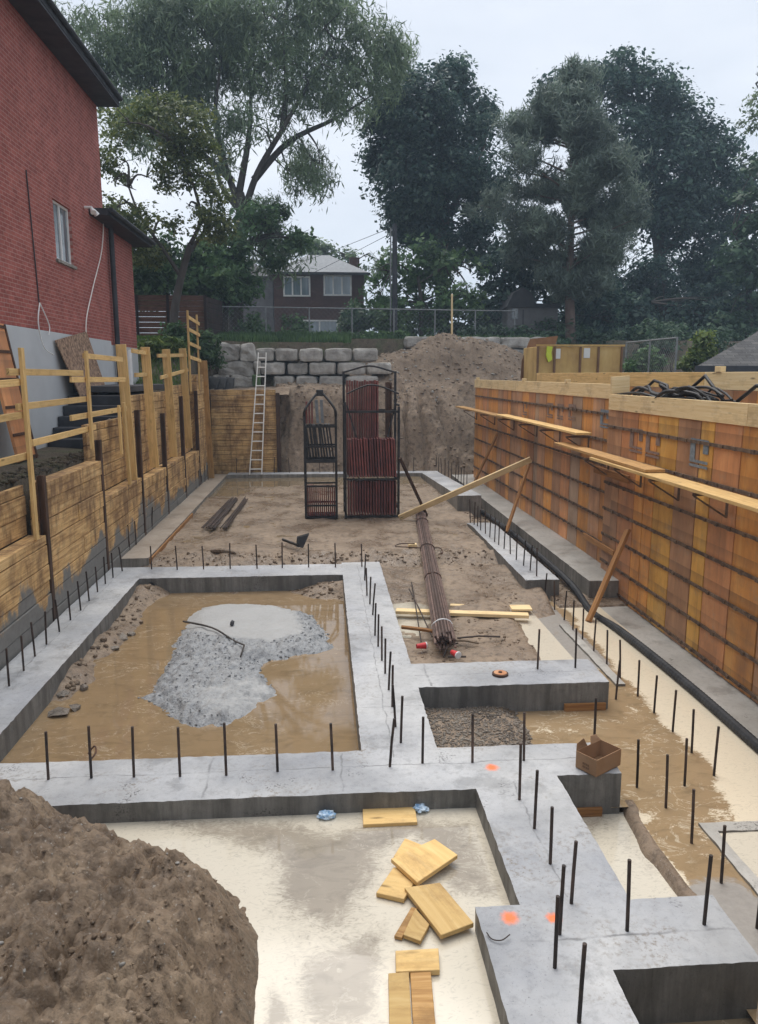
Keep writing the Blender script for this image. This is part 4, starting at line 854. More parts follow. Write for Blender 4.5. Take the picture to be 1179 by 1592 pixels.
b.build('top_hoop', 'dark_metal', rk); b = MB().tube(spline([(xa+.05, y0, rz(612)), ((xa+xb)/2, y0, rz(598)), (xb, y0, rz(612))], 5), .02, 8); b.build('top_hoop', 'dark_metal', rk)
bars(rk, [((xb-.28, y0+.03, rz(680)), (xb-.05, y0+.03, rz(620)))], .035, name='diagonal'); bars(rk, [((xa+.28, y0+.03, rz(680)), (xa+.05, y0+.03, rz(630)))], .035, name='diagonal')
def panels(x0, x1, z0, z1, n, lean, y, dpt, lab, group, mat='form_red', skip=()):
    for k in range(n):
        if k in skip: continue
        x = x0+(x1-x0)*(k+.5)/n; w = (x1-x0)/n*.62; b = MB(); dz = random.uniform(-.02, .02); l = lean*random.uniform(.7, 1.2)
        b.hexa([(x-w/2, y, z0), (x+w/2, y, z0), (x+w/2, y+dpt, z0), (x-w/2, y+dpt, z0), (x-w/2-l, y, z1+dz), (x+w/2-l, y, z1+dz), (x+w/2-l, y+dpt, z1+dz), (x-w/2-l, y+dpt, z1+dz)])
        tag(b.build('concrete_form', mat, origin=(x, y, z0)), lab, 'form panel', group)
panels(xa+.05, xb-.03, rz(801), rz(748), 18, .0, y0+.03, .6, 'dark red form panel in the bottom tier of the wide rack', 'bottom tier panels of the wide rack', skip=())
panels(xa+.08, xb-.03, rz(742), rz(683), 18, .05, y0+.02, .6, 'bright red leaning form panel in the front middle tier of the wide rack', 'middle tier panels of the wide rack')
panels(xa+.05, rx(592), rz(742), rz(592), 13, 0., y0+.55, .35, 'tall dark red form panel standing at the back of the wide rack', 'tall back panels of the wide rack')
panels(rx(603), rx(613), rz(742), rz(594), 3, 0., y0+.55, .35, 'weathered tall panel standing alone at the right rear of the wide rack', 'right rear panels of the wide rack', 'rust')
x1a, x1b = rx(474), rx(523)
r1 = thing('steel_rack', ((x1a+x1b)/2, Yr, SZ), 'narrow black steel rack with a pointed lifting top', 'rack')
zs = rz(648)
for y in (y0, y0+.6):
    for x in (x1a, x1b): bars(r1, [((x, y, SZ), (x, y, zs))], .05, name='post')
    b = MB(); b.tube(spline([(x1a, y, zs), (x1a+.04, y, zs+.22), ((x1a+x1b)/2-.05, y+(.3 if y == y0 else -.3), rz(610))], 5), .03, 8); b.tube(spline([(x1b, y, zs), (x1b-.04, y, zs+.22), ((x1a+x1b)/2+.05, y+(.3 if y == y0 else -.3), rz(610))], 5), .03, 8); b.build('lifting_arm', 'dark_metal', r1)
MB().box((x1a+x1b)/2-.09, (x1a+x1b)/2+.09, y0+.25, y0+.36, rz(616), rz(606)).build('lifting_lug', 'dark_metal', r1, bevel=.01)
for py_, w in ((663, .045), (694, .045), (716, .09), (755, .04), (785, .04), (803, .05)):
    b = MB(); b.beam((x1a, y0, rz(py_)), (x1b, y0, rz(py_)), .04, w); b.beam((x1a, y0+.6, rz(py_)), (x1b, y0+.6, rz(py_)), .04, w); b.build('shelf_bar', 'dark_metal', r1)
for py_ in (718, 803): MB().box(x1a, x1b, y0, y0+.6, rz(py_)-.012, rz(py_)+.008).build('shelf', 'dark_metal', r1)
panels(x1a+.03, x1b-.03, rz(801), rz(757), 14, 0., y0+.03, .5, 'dark form panel standing in the bottom tier of the narrow rack', 'bottom tier panels of the narrow rack')
panels(x1a+.03, x1b-.03, rz(714), rz(660), 10, .10, y0+.04, .45, 'black bracket hanging in the upper tier of the narrow rack', 'brackets in the narrow rack', 'dark_metal')
panels(x1a+.02, rx(488), rz(659), rz(625), 3, 0., y0+.3, .25, 'maroon panel top at the left of the narrow rack', 'left top panels of the narrow rack')
panels(rx(491), rx(506), rz(659), rz(622), 2, 0.03, y0+.35, .12, 'grey weathered board under the pointed top of the narrow rack', 'grey boards in the narrow rack', 'galv')

# ------------------------------------------------------------ loose steel and scraps
rb = thing('rod_bundle', tuple(gz(690, 1010, -.1)), 'thick tied bundle of long rusty rods lying across the right pit', 'rod bundle')
pA = gz(654, 800, -.03); pB = gz(693, 1002, .02)
k = 0
for ring, cnt in ((0, 1), (1, 6), (2, 12), (3, 18)):
    for j in range(cnt):
        a = 2*math.pi*(j+.3*ring)/max(cnt, 1); dx = .036*ring*math.cos(a)*1.15; dz = .036*ring*math.sin(a)*.75+.02
        l0 = random.uniform(-.12, .12); l1 = random.uniform(-.22, .12); d = (pB-pA).normalized()
        off = Vector((dx, 0, dz)); fan = 1.0
        b = MB().tube([pA+off*.95-d*l0, pA.lerp(pB, .5)+off*.92+Vector((random.uniform(-.01, .01), 0, 0)), pB+off*1.08+d*l1], .0165, 7); b.build('rod', 'rod', rb)
for t in (.12, .42, .66, .93):
    c = pA.lerp(pB, t); b = MB(); b.tube([c+Vector((.145*math.cos(a), random.uniform(-.02, .02), .105*math.sin(a)+.02)) for a in np.linspace(0, 6.283, 18)], .01, 6); b.build('tie_wire', 'white' if t > .9 else 'rust', rb)
c = pA.lerp(pB, .42)
b = MB().tube(spline([c+Vector((-.13, 0, .04)), c+Vector((-.45, .15, .03)), c+Vector((-.62, .35, -.0)), c+Vector((-.5, .5, .02)), c+Vector((-.2, .45, .03))], 8), .011, 6).tube(spline([c+Vector((.13, .0, .04)), c+Vector((.25, -.1, .05)), c+Vector((.27, -.3, .0)), c+Vector((.17, -.4, -.0))], 8), .011, 6)
tag(b.build('wire_loop', 'rust', origin=c), 'loose wire loops curling from the middle of the rod bundle', 'wire')
lp = thing('rod_pile', tuple(gz(350, 800, -.07)), 'loose flat pile of black bars on the mud left of the racks', 'steel bars')
for j in range(24):
    o1 = random.uniform(-.33, .33); l = random.uniform(-.3, .3); a = gz(335, 822, -.05)+Vector((o1, l*.4, .012*random.randint(0, 3))); c = gz(372, 776, -.05)+Vector((o1*.9+random.uniform(-.06, .06), l, .012*random.randint(0, 3)))
    MB().tube([a, c], .014, 6).build('bar', 'rebar', lp)
def rod(p, q, z, lab, r=.012, zz=None, nm_='loose_bar', mat='rebar'):
    a = gz(*p, z); c = gz(*q, z if zz is None else zz); b = MB().tube([a, a.lerp(c, .5)+Vector((0, 0, .02)), c], r, 6); tag(b.build(nm_, mat, origin=a), lab, 'steel bar', 'loose bars in the right pit')
rod((640, 905), (655, 998), -.12, 'thin loose bar lying left of the rod bundle', .010)
rod((636, 915), (672, 990), -.1, 'second loose bar crossing left of the rod bundle', .010)
rod((712, 992), (778, 990), -.1, 'bent dark bar lying right of the bundle end', .014)
rod((625, 975), (700, 988), -.1, 'dark slender timber strip under the bundle end', .03, mat='brace')
rod((700, 996), (745, 1000), -.13, 'short muddy bar stuck beside the bundle end', .018, mat='mud_dark')
b = MB().tube(spline([gz(690, 1022, -.1), gz(697, 1005, .0), gz(712, 1000, .0)], 5), .012, 6).tube([gz(697, 1021, -.1), gz(725, 1021, -.1)], .014, 6)
tag(b.build('bent_bar', 'rebar', origin=gz(700, 1020, -.1)), 'short hooked bar beside the red cup at the bundle end', 'steel bar')
board('plank', gz(616, 950, -.13), gz(822, 957, -.13), .16, .05, 'lumber_pale', 'long pale plank lying under the rod bundle', 'plank')
board('plank', gz(700, 941, -.16), gz(768, 944, -.15), .1, .03, 'lumber_pale', 'muddy strip of wood just behind the long pale plank', 'plank')
board('plank', gz(794, 945, -.15), gz(826, 945, -.15), .24, .03, 'lumber_pale', 'pale board end at the right tip of the long plank', 'plank')
w = gz(635, 848, -.05); board('wood_block', w, w+Vector((.18, .0, 0)), .14, .07, 'lumber_pale', 'small pale wood block on mud beside the bundle', 'wood block')
# dark shovel-like scrap
a = gz(440, 843, -.02); c = gz(470, 850, .0); d = gz(477, 840, .12)
b = MB().tube([a+Vector((0, 0, .06)), a.lerp(c, .5)+Vector((0, 0, .03)), c+Vector((-.08, 0, .03))], .03, 7)
b.prism([c+Vector((-.12, 0, .0)), c+Vector((.02, -.03, -.02)), d+Vector((.05, 0, .12)), d+Vector((-.2, 0, .05))], (0, .03, .03))
tag(b.build('scrap_scoop', 'dark_metal', origin=a), 'dark bent metal scoop lying on mud behind the cross footing', 'metal scrap')
b = MB().tube(spline([gz(322, 857, -.06), gz(350, 857, -.02), gz(367, 860, -.06)], 4), [.02, .03, .05, .06, .055, .045, .04, .035, .02], 7)
tag(b.build('muddy_rag', 'mud_dark', origin=gz(350, 857, -.06)), 'dark muddy lump lying behind the cross footing', 'debris')

# boards floating in the milky pit
GS = 'plywood offcuts in the milky pit'
def quadboard(pts, z, th, lab, mat='ply_cut', cat='offcut', name='plywood_offcut'):
    P_ = [gz(*p, z) for p in pts]
    p0 = (P_[0]+P_[3])/2; p1 = (P_[1]+P_[2])/2; b = MB(); L1 = (p1-p0).length; w = (P_[3]-P_[0]).length; r0 = random.random()*30
    lo = [q-Vector((0, 0, th)) for q in P_]; uv = [[(r0, 0), (r0, w), (r0+L1, w), (r0+L1, 0)], [(r0, 3), (r0+L1, 3), (r0+L1, 3+w), (r0, 3+w)]]+[[(r0, 5), (r0+L1, 5), (r0+L1, 5+th), (r0, 5+th)]]*4
    b.hexa(lo+P_, uv); return tag(b.build(name, mat, origin=P_[0], bevel=.003), lab, cat, GS)
quadboard([(565, 1282), (649, 1278), (645, 1252), (564, 1255)], MILK_Z+.03, .04, 'plywood offcut floating alone against the concrete edge by the blue bottle')
quadboard([(608, 1335), (649, 1372), (712, 1329), (676, 1304)], MILK_Z+.085, .035, 'topmost large square offcut with a knot in the heap')
quadboard([(585, 1388), (628, 1398), (655, 1355), (612, 1348)], MILK_Z+.04, .035, 'offcut half hidden under the left corner of the topmost square')
quadboard([(612, 1332), (650, 1340), (668, 1318), (630, 1303)], MILK_Z+.035, .03, 'offcut peeking out behind the topmost square offcut')
quadboard([(629, 1380), (686, 1454), (737, 1435), (684, 1372)], MILK_Z+.065, .035, 'long offcut with two joined halves beside the footing corner')
quadboard([(627, 1453), (654, 1463), (668, 1437), (646, 1412)], MILK_Z+.045, .03, 'small pale offcut wedge left of the long offcut')
quadboard([(613, 1455), (625, 1458), (650, 1412), (640, 1410)], MILK_Z+.03, .025, 'narrow offcut strip beside the small pale wedge', 'plank')
quadboard([(616, 1511), (684, 1508), (682, 1474), (615, 1478)], MILK_Z+.045, .04, 'square offcut lying alone above the two bottom planks')
quadboard([(606, 1620), (642, 1620), (636, 1511), (604, 1513)], MILK_Z+.04, .04, 'left yellow plank of the pair cut by the bottom edge')
quadboard([(644, 1620), (680, 1620), (670, 1510), (638, 1511)], MILK_Z+.035, .04, 'right greyish plank of the pair cut by the bottom edge', 'plank')
# crumpled blue plastic
def crumple(w, s_, lab, sd):
    bm_ = bmesh.new(); bmesh.ops.create_icosphere(bm_, subdivisions=3, radius=1); rr = random.Random(sd); b = MB()
    for v in bm_.verts:
        n = mnoise.noise(v.co*2.3+Vector((sd, 0, 0))); v.co *= 1+.55*n
    b.v = [tuple(Vector((v.co.x*s_, v.co.y*s_*.75, max(v.co.z, -.3)*s_*.55))+w) for v in bm_.verts]
    for f in bm_.faces: b.face([v.index for v in f.verts])
    bm_.free(); tag(b.build('plastic_bottle', 'blue_plastic', origin=w), lab, 'plastic bottle')
crumple(gz(508, 1268, MILK_Z+.02), .07, 'crumpled pale blue plastic bottle left of the lone offcut', 3)
crumple(gz(655, 1257, MILK_Z+.03), .06, 'crumpled bright blue plastic bottle right of the lone offcut', 8)
# twig on the gravel
b = MB().tube(spline([gz(285, 966, -.17), gz(330, 976, -.155), gz(362, 995, -.14), gz(380, 1003, -.12)], 5), [.016]*5+[.014]*5+[.012]*6, 6).tube(spline([gz(380, 1003, -.12), gz(376, 1015, -.13), gz(374, 1022, -.17)], 4), .011, 6)
tag(b.build('twig', 'bark', origin=gz(330, 976, -.155)), 'thin bent stick lying across the grey gravel heap', 'stick')
V, Fq = rocks(np.array([gz(361, 969, -.17)[:]]), [.055], 5); tag(npmesh('dark_stone', V, Fq, 'shed_dark', origin=gz(361, 969, -.17)[:]), 'single dark stone on the pale slurry', 'stone')
for k, (px_, py_, r_) in enumerate([(92, 1108, .11), (118, 1100, .10), (100, 1078, .10), (130, 1070, .09), (176, 1008, .10), (190, 992, .12), (205, 985, .07)]):
    w = gz(px_, py_, A_Z+.02); V, Fq = rocks(np.array([w[:]]), [r_], 40+k, .45); tag(npmesh('rubble_chunk', V, Fq, 'stones_mud', origin=w[:], smooth=False), f'{ORD[k]} dark rubble chunk from the near end along the left shore of the brown pit', 'rubble', 'rubble chunks on the left shore')
# cups
def cup(p, q, z, lab):
    a = gz(*p, z); c = gz(*q, z); d = (c-a).normalized(); a = a+Vector((0, 0, .045)); c = a+d*.125
    root = thing('paper_cup', a, lab, 'cup', 'red paper cups')
    MB().tube([a, a+(c-a)*.12, c], [.031, .032, .045], 16).build('cup_body', 'red_paper', root, smooth=False)
    MB().tube([c+d*.001, c+d*.012, c+d*.018], [.049, .049, .042], 16).build('lid', 'white', root)
cup((648, 1010), (668, 1008), -.13, 'red paper cup with white lid lying left of the bundle end')
cup((703, 1019), (720, 1028), -.06, 'red paper cup lying against the footing right of the bundle end')
# ring lid
c = gz(778, 1049, .0)
rg = thing('round_lid', c, 'round orange lid with a dark centre on the footing arm', 'lid')
MB().tube([c+Vector((0, 0, .0)), c+Vector((0, 0, .022)), c+Vector((0, 0, .026))], [.095, .095, .085], 28).build('rim', 'rust', rg)
MB().tube([c+Vector((0, 0, .02)), c+Vector((0, 0, .03))], [.078, .076], 28).build('disc', 'ring', rg)
MB().tube([c+Vector((0, 0, .028)), c+Vector((0, 0, .04))], [.025, .02], 16).build('boss', 'rust', rg)
# wire curls on footing
b = MB().tube(spline([gz(757, 1450, .012), gz(765, 1460, .012), gz(780, 1462, .02), gz(793, 1453, .03)], 6), .004, 5)
tag(b.build('wire_scrap', 'rebar', origin=gz(770, 1456)), 'thin wire scrap on the footing near the orange spray mark', 'wire')
b = MB().tube(spline([gz(137, 1172, .02), gz(147, 1160, .1), gz(149, 1170, .12), gz(142, 1180, .1)], 6), .008, 6)
tag(b.build('wire_scrap', 'rust', origin=gz(142, 1170)), 'rusty wire loop hooked on the second dowel of the near footing', 'wire')
# cardboard box
c = gz(930, 1192, 0.)
bx = thing('cardboard_box', c, 'open brown cardboard box on the end of the footing arm', 'box')
ang = R(33); u = Vector((math.cos(ang), math.sin(ang), 0)); v = Vector((-math.sin(ang), math.cos(ang), 0)); l2, w2, hb = .175, .11, .155
def bp(a, b_, z): return c+u*a+v*b_+Vector((0, 0, z))
MB().hexa([bp(-l2, -w2, .004), bp(l2, -w2, .004), bp(l2, w2, .004), bp(-l2, w2, .004), bp(-l2, -w2, .012), bp(l2, -w2, .012), bp(l2, w2, .012), bp(-l2, w2, .012)]).build('base', 'cardboard_in', bx)
for (a0, b0, a1, b1) in ((-l2, -w2, l2, -w2), (-l2, w2, l2, w2), (-l2, -w2, -l2, w2), (l2, -w2, l2, w2)):
    b = MB(); p0 = bp(a0, b0, hb/2+.01); p1 = bp(a1, b1, hb/2+.01); n = (p1-p0).normalized().cross(Vector((0, 0, 1)))
    b.beam(p0-(p1-p0).normalized()*.002, p1+(p1-p0).normalized()*.002, .005, hb); b.build('side_panel', 'cardboard', bx)
b = MB(); b.prism([bp(-l2, w2, hb+.01), bp(-.02, w2, hb+.01), bp(-.05, w2+.02, hb+.085), bp(-l2+.03, w2+.02, hb+.06)], v*.004); b.build('flap', 'cardboard_in', bx)
b = MB(); b.prism([bp(.03, w2, hb+.01), bp(l2, w2, hb+.01), bp(l2-.03, w2+.03, hb+.06), bp(.06, w2+.03, hb+.07)], v*.004); b.build('flap', 'cardboard', bx)
b = MB()
for k in range(4):
    for j in range(2): p0 = bp(-l2-.0045, -.02+k*.018, .05+j*.03); b.beam(p0, p0-v*.012, .002, .018)
b.build('printed_mark', 'ink', bx)

# ------------------------------------------------------------ brick house on the left
HX = -5.6
hs = thing('brick_house', (-8, 15, 2), 'red brick house with grey foundation and dark eaves at left', 'house')
HY = 21.25; top = 10.2; bb = 4.38
wy0, wy1, wz0, wz1 = 17.36, 18.52, 5.93, 7.16
def wall_hole(b, x0, x1, y0, y1, z0, z1, hy0, hy1, hz0, hz1):
    b.box(x0, x1, y0, hy0, z0, z1); b.box(x0, x1, hy1, y1, z0, z1); b.box(x0, x1, hy0, hy1, z0, hz0); b.box(x0, x1, hy0, hy1, hz1, z1)
b = MB(); wall_hole(b, HX-.25, HX, 2, HY, bb, top, wy0, wy1, wz0, wz1); b.box(-14, HX-.25, HY-.25, HY, bb, top); b.box(-14, HX-.25, 2, 2.25, bb, top)
b.build('wall', 'brick', hs)
MB().box(-14, HX+.005, 2, HY+.005, 1.2, bb-.003).build('foundation', 'paint_grey', hs, bevel=.01)
b = MB(); b.prism([(HX+.55, 1.4, top), (HX+.55, HY+.06, top), (-14.5, HY+.06, top), (-14.5, 1.4, top)], (0, 0, .05)); b.build('soffit', 'slate_dark', hs)
b = MB(); b.box(HX+.51, HX+.56, 1.4, HY+.06, top+.052, top+.26); b.box(-14.5, HX+.51, HY+.02, HY+.08, top+.052, top+.26); b.tube([(HX+.60, 1.4, top+.2), (HX+.60, HY+.06, top+.2)], .055, 8); b.build('eave_gutter', 'slate_dark', hs)
b = MB(); b.hexa([(-14.5, 1.4, top+.26), (HX+.58, 1.4, top+.26), (HX+.58, HY+.1, top+.26), (-14.5, HY+.1, top+.26), (-11, 1.4, top+2.6), (-9.8, 1.4, top+2.6), (-9.8, HY-3, top+2.6), (-11, HY-3, top+2.6)]); b.build('roof', 'slate_dark', hs)
MB().box(HX-.05, HX+.56, HY-.05, HY+.45, top-.16, top-.004).build('eave_return', 'white', hs, bevel=.01) if False else None
wf = MB()
for a in ((wy0, wy0+.05, wz0, wz1), (wy1-.05, wy1, wz0, wz1), (wy0+.05, wy1-.05, wz0, wz0+.05), (wy0+.05, wy1-.05, wz1-.05, wz1), ((wy0+wy1)/2-.03, (wy0+wy1)/2+.03, wz0+.05, wz1-.05)): wf.box(HX-.12, HX-.06, *a)
win = wf.build('window', 'white', hs); MB().box(HX-.10, HX-.09, wy0+.04, wy1-.04, wz0+.04, wz1-.04).build('pane', 'glass', win)
MB().box(HX-.2, HX-.19, wy0, wy1, wz0, wz1).build('curtain', 'curtain', win)
MB().box(HX-.08, HX+.05, wy0-.06, wy1+.06, wz0-.07, wz0-.002).build('sill', 'concrete_old_side', win, bevel=.005)
ex = MB(); ex.box(-12, HX-.03, HY+.003, 24.3, bb-.1, 7.32); ex.build('annex_wall', 'brick', hs); MB().box(-12, HX-.02, HY+.006, 24.305, 1.2, bb-.103).build('annex_foundation', 'paint_grey', hs)
b = MB(); b.prism([(HX+.47, HY-1.3, 7.33), (HX+.47, 24.8, 7.33), (-12, 24.8, 7.33), (-12, HY+.01, 7.33), (HX+.005, HY+.01, 7.33), (HX+.005, HY-1.3, 7.33)], (0, 0, .16)); b.hexa([(-12, HY+.01, 7.5), (HX+.5, HY+.01, 7.5), (HX+.5, 24.85, 7.5), (-12, 24.85, 7.5), (-12, HY+.01, 8.8), (-8.6, HY+.01, 8.8), (-8.6, 23, 8.8), (-12, 23, 8.8)]); b.tube([(HX+.53, HY-1.3, 7.45), (HX+.53, 24.85, 7.45)], .06, 8); b.build('annex_roof', 'slate_dark', hs)
MB().tube([(HX+.08, 21.6, 7.3), (HX+.08, 21.6, 3.2)], .07, 8).build('downspout', 'slate_dark', hs)
b = MB(); b.tube([(HX+.02, 19.55, 7.42), (HX+.2, 19.55, 7.42)], .03, 8); b.tube([(HX+.2, 19.48, 7.38), (HX+.26, 19.42, 7.28)], [.04, .07], 10); b.tube([(HX+.2, 19.62, 7.38), (HX+.26, 19.7, 7.28)], [.04, .07], 10); b.build('flood_lamp', 'white', hs)
b = MB().tube(spline([(HX+.03, 21.15, 7.5), (HX+.05, 20.7, 6.6), (HX+.06, 19.6, 5.5), (HX+.06, 18.9, 4.6), (HX+.10, 18.95, 3.6)], 8), .013, 6)
tag(b.build('hanging_cable', 'alu', origin=(HX+.03, 21.15, 7.5)), 'pale cable sagging down the brick wall by the house corner', 'cable')
b = MB().tube([(HX+.02, 15.9, 7.35), (HX+.02, 16.05, 4.9)], .012, 6); b.build('wall_cable', 'slate_dark', hs)
b = MB().tube(spline([(HX+.03, 16.05, 4.9), (HX+.06, 15.8, 4.5), (HX+.06, 16.0, 4.05), (HX+.1, 16.4, 3.9)], 8), .013, 6).tube(spline([(HX+.03, 16.05, 4.9), (HX+.06, 16.4, 4.5), (HX+.06, 16.35, 4.3)], 6), .012, 6)
tag(b.build('cable_loop', 'white', origin=(HX+.03, 16, 4.9)), 'white cable loop dangling over the grey foundation', 'cable')
# steps and landing
st = thing('side_steps', (HX+.5, 17.5, 2.0), 'dark wet steps against the grey foundation', 'steps')
for k in range(5): MB().box(HX+.02, -4.36, 15.9+.36*k, 19.6, 1.85+.21*k, 2.2+.21*k).build('step', 'slate_dark', st, bevel=.012)
MB().box(HX+.02, -4.33, 17.75, 22.0, 3.1, 3.24).build('landing', 'shed_dark', st, bevel=.012)
# leaning boards
b = MB().hexa([(-5.28, 17.3, 2.95), (-5.28, 19.3, 3.1), (-5.25, 19.3, 3.1), (-5.25, 17.3, 2.95), (-5.56, 16.7, 4.2), (-5.56, 18.9, 4.5), (-5.53, 18.9, 4.5), (-5.53, 16.7, 4.2)])
tag(b.build('leaning_sheet', 'osb', origin=(-4.75, 18.5, 3), bevel=.004), 'mottled brown sheet leaning on the grey foundation above the steps', 'board')
lf = thing('leaning_form', (-5.0, 14.6, 2.1), 'rusty orange form panel leaning on the house at the left edge', 'form panel')
b = MB(); P0 = [Vector((-5.2, 13.3, 2.02)), Vector((-5.2, 14.1, 2.02)), Vector((-5.52, 13.95, 4.35)), Vector((-5.52, 13.1, 4.35))]
b.prism(P0, (.05, 0, .01)); b.build('panel', 'ply_red', lf)
b = MB()
for t in (.02, .2, .4, .6, .8, .98): b.beam(P0[0].lerp(P0[3], t)+Vector((.06, 0, 0)), P0[1].lerp(P0[2], t)+Vector((.06, 0, 0)), .02, .05)
b.beam(P0[1]+Vector((.05, 0, 0)), P0[2]+Vector((.05, 0, 0)), .03, .06, up=(0, 1, 0)); b.build('ribs', 'rust', lf)
b = MB().tube([(-4.9, 20.2, 3.2), (-4.9, 20.2, 4.12)], .075, 12); tag(b.build('white_pipe', 'white', origin=(-4.9, 20.2, 3.2)), 'short white pipe standing on the landing by the downspout', 'pipe')
b = MB().tube([(-4.35, 15.6, 2.0), (-4.35, 15.6, 2.55), (-4.3, 15.9, 2.6)], .03, 8).tube([(-4.35, 15.5, 2.35), (-4.35, 15.85, 2.35)], .03, 8); tag(b.build('standpipe', 'dark_metal', origin=(-4.35, 15.6, 2)), 'small black standpipe between the steps and the shoring', 'pipe')

# ------------------------------------------------------------ stone walls
def stone_block(x0, x1, y0, y1, z0, z1, root, sd, rnd_=.06, mat='stone'):
    rr = random.Random(sd); bm_ = bmesh.new(); bmesh.ops.create_cube(bm_, size=2); bmesh.ops.subdivide_edges(bm_, edges=bm_.edges[:], cuts=4, use_grid_fill=True)
    c = Vector(((x0+x1)/2, (y0+y1)/2, (z0+z1)/2)); h = Vector(((x1-x0)/2, (y1-y0)/2, (z1-z0)/2)); o = Vector((sd*3.1, sd*1.7, 0)); b = MB()
    for v in bm_.verts:
        p = v.co.copy(); l = (abs(p.x)**8+abs(p.y)**8+abs(p.z)**8)**(1/8); p = p/l
        q = Vector((p.x*h.x, p.y*h.y, p.z*h.z)); n = mnoise.noise(q*2.2+o)*rnd_+mnoise.noise(q*5+o)*rnd_*.5; q += v.co.normalized()*n; b.v.append(tuple(c+q))
    for f in bm_.faces: b.face([v.index for v in f.verts])
    bm_.free(); return b.build('stone', mat, root, smooth=False)
sw1 = thing('stone_wall', (-1, 30.2, 3), 'grey armour stone retaining wall behind the ladder', 'stone wall')
Yw = 30.0
def pxs(row, ys, sd):
    for k, (a, c) in enumerate(row): 
        A = gy(a, ys[0], Yw); B = gy(c, ys[1], Yw); stone_block(A.x+.015, B.x-.015, Yw+random.uniform(-.06, .06), Yw+.7, B.z+.012, A.z-.012, sw1, sd+k)
pxs([(396, 427), (427, 464), (465, 503), (504, 548), (549, 588)], (541, 562), 10)
pxs([(404, 444), (445, 480), (480, 523), (524, 570), (570, 610)], (563, 583), 30)
pxs([(424, 458), (459, 495), (496, 535), (536, 590)], (584, 604), 50)
pxs([(400, 424), (424, 470), (470, 520)], (605, 622), 60)
for k, (a, b_, c, d) in enumerate([(334, 374, 533, 562), (372, 396, 534, 562), (340, 398, 560, 586), (360, 402, 584, 604), (330, 358, 583, 606), (396, 404, 562, 584)]):
    A = gy(a, c, 29.6); B = gy(b_, d, 29.6); stone_block(A.x, B.x, 29.55, 30.3, B.z, A.z, sw1, 80+k, .12)
sw2 = thing('stone_wall', (7, 33.3, 4), 'grey stone wall segment on top of the spoil heap at right', 'stone wall'); Yw = 33.2; 
for k, (a, c) in enumerate([(630, 676), (677, 720), (720, 780), (782, 828), (829, 868)]):
    A = gy(a, 523, Yw); B = gy(c, 541, Yw); stone_block(A.x+.02, B.x-.02, Yw, Yw+.8, B.z, A.z, sw2, 100+k)
for k, (a, c) in enumerate([(790, 830), (831, 872)]):
    A = gy(a, 542, Yw); B = gy(c, 562, Yw); stone_block(A.x+.02, B.x-.02, Yw, Yw+.8, B.z, A.z, sw2, 110+k)
b = tangle(9, -4.3, -3.3, 28.2, 28.8, 2.95, .3, 8)
for p in range(3): b.prism([(-4.2+p*.3, 28.3, 2.95), (-3.8+p*.3, 28.2, 3.0), (-3.7+p*.25, 28.5, 3.35), (-4.1+p*.3, 28.6, 3.4)], (.02, .12, .03))
tag(b.build('black_debris', 'black_plastic', origin=(-3.8, 28.4, 2.95)), 'heap of black plastic scraps below the boulders by the shoring corner', 'debris')
w = gy(398, 590, 29.3); b = MB().box(w.x-.14, w.x+.17, 29.25, 29.5, w.z-.25, w.z+.18); tag(b.build('green_pail', 'leaf_green', origin=w, bevel=.03), 'small green pail seen behind the ladder on the stones', 'pail')

# ------------------------------------------------------------ things beyond
# wooden horizontal fence left
wfn = thing('wood_fence', (-8, 31, 4), 'reddish brown fence of horizontal boards behind the brick house', 'fence')
A = gy(205, 460, 31); B = gy(345, 535, 31)
b = MB(); z = B.z-.6
while z < A.z: b.beam((A.x-2, 31+random.uniform(-.01, .01), z+.1), (gy(318, 500, 31).x, 31, z+.1), .04, .19); z += .205
b.build('board_panel', 'fence_wood', wfn)
b = MB(); z = B.z-.6
while z < A.z-.1: b.beam((gy(318, 500, 31).x, 31.03, z+.1), (gy(344, 500, 33).x, 33.5, z+.1), .04, .19); z += .205
b.build('side_panel', 'fence_dark', wfn)
for px_ in (214, 262, 320): x = gy(px_, 500, 30.95).x; MB().box(x-.05, x+.05, 30.92, 30.97, B.z-.6, A.z+.05).build('post', 'fence_dark', wfn)
# lawn patch
def blades(n, x0, x1, y0, y1, zf, h, name, mat, seed=1, lean=.35):
    r_ = np.random.RandomState(seed); x = r_.uniform(x0, x1, n); y = r_.uniform(y0, y1, n); z = zf(x, y); a = r_.uniform(0, 6.28, n); hh = h*r_.uniform(.5, 1.2, n); w = hh*.09
    dx, dy = np.cos(a), np.sin(a); tx = r_.uniform(-lean, lean, n)*hh; ty = r_.uniform(-lean, lean, n)*hh
    V = np.stack([np.stack([x-dx*w, y-dy*w, z-.02], -1), np.stack([x+dx*w, y+dy*w, z-.02], -1), np.stack([x+tx+dx*w*.3, y+ty+dy*w*.3, z+hh], -1), np.stack([x+tx-dx*w*.3, y+ty-dy*w*.3, z+hh], -1)], 1).reshape(-1, 3)
    return tag(npmesh(name, V, np.arange(4*n).reshape(-1, 4), mat, smooth=False), kind='stuff')
blades(7000, -7.2, -4.3, 23, 30.5, ground_z, .12, 'grass', 'grass', 3)
blades(5000, -4.2, 1.3, 30.75, 33.5, ground_z, .22, 'bank_grass', 'leaf_green', 8)
blades(9000, -6, 12, 33.5, 37, ground_z, .16, 'yard_grass', 'leaf_green', 4)
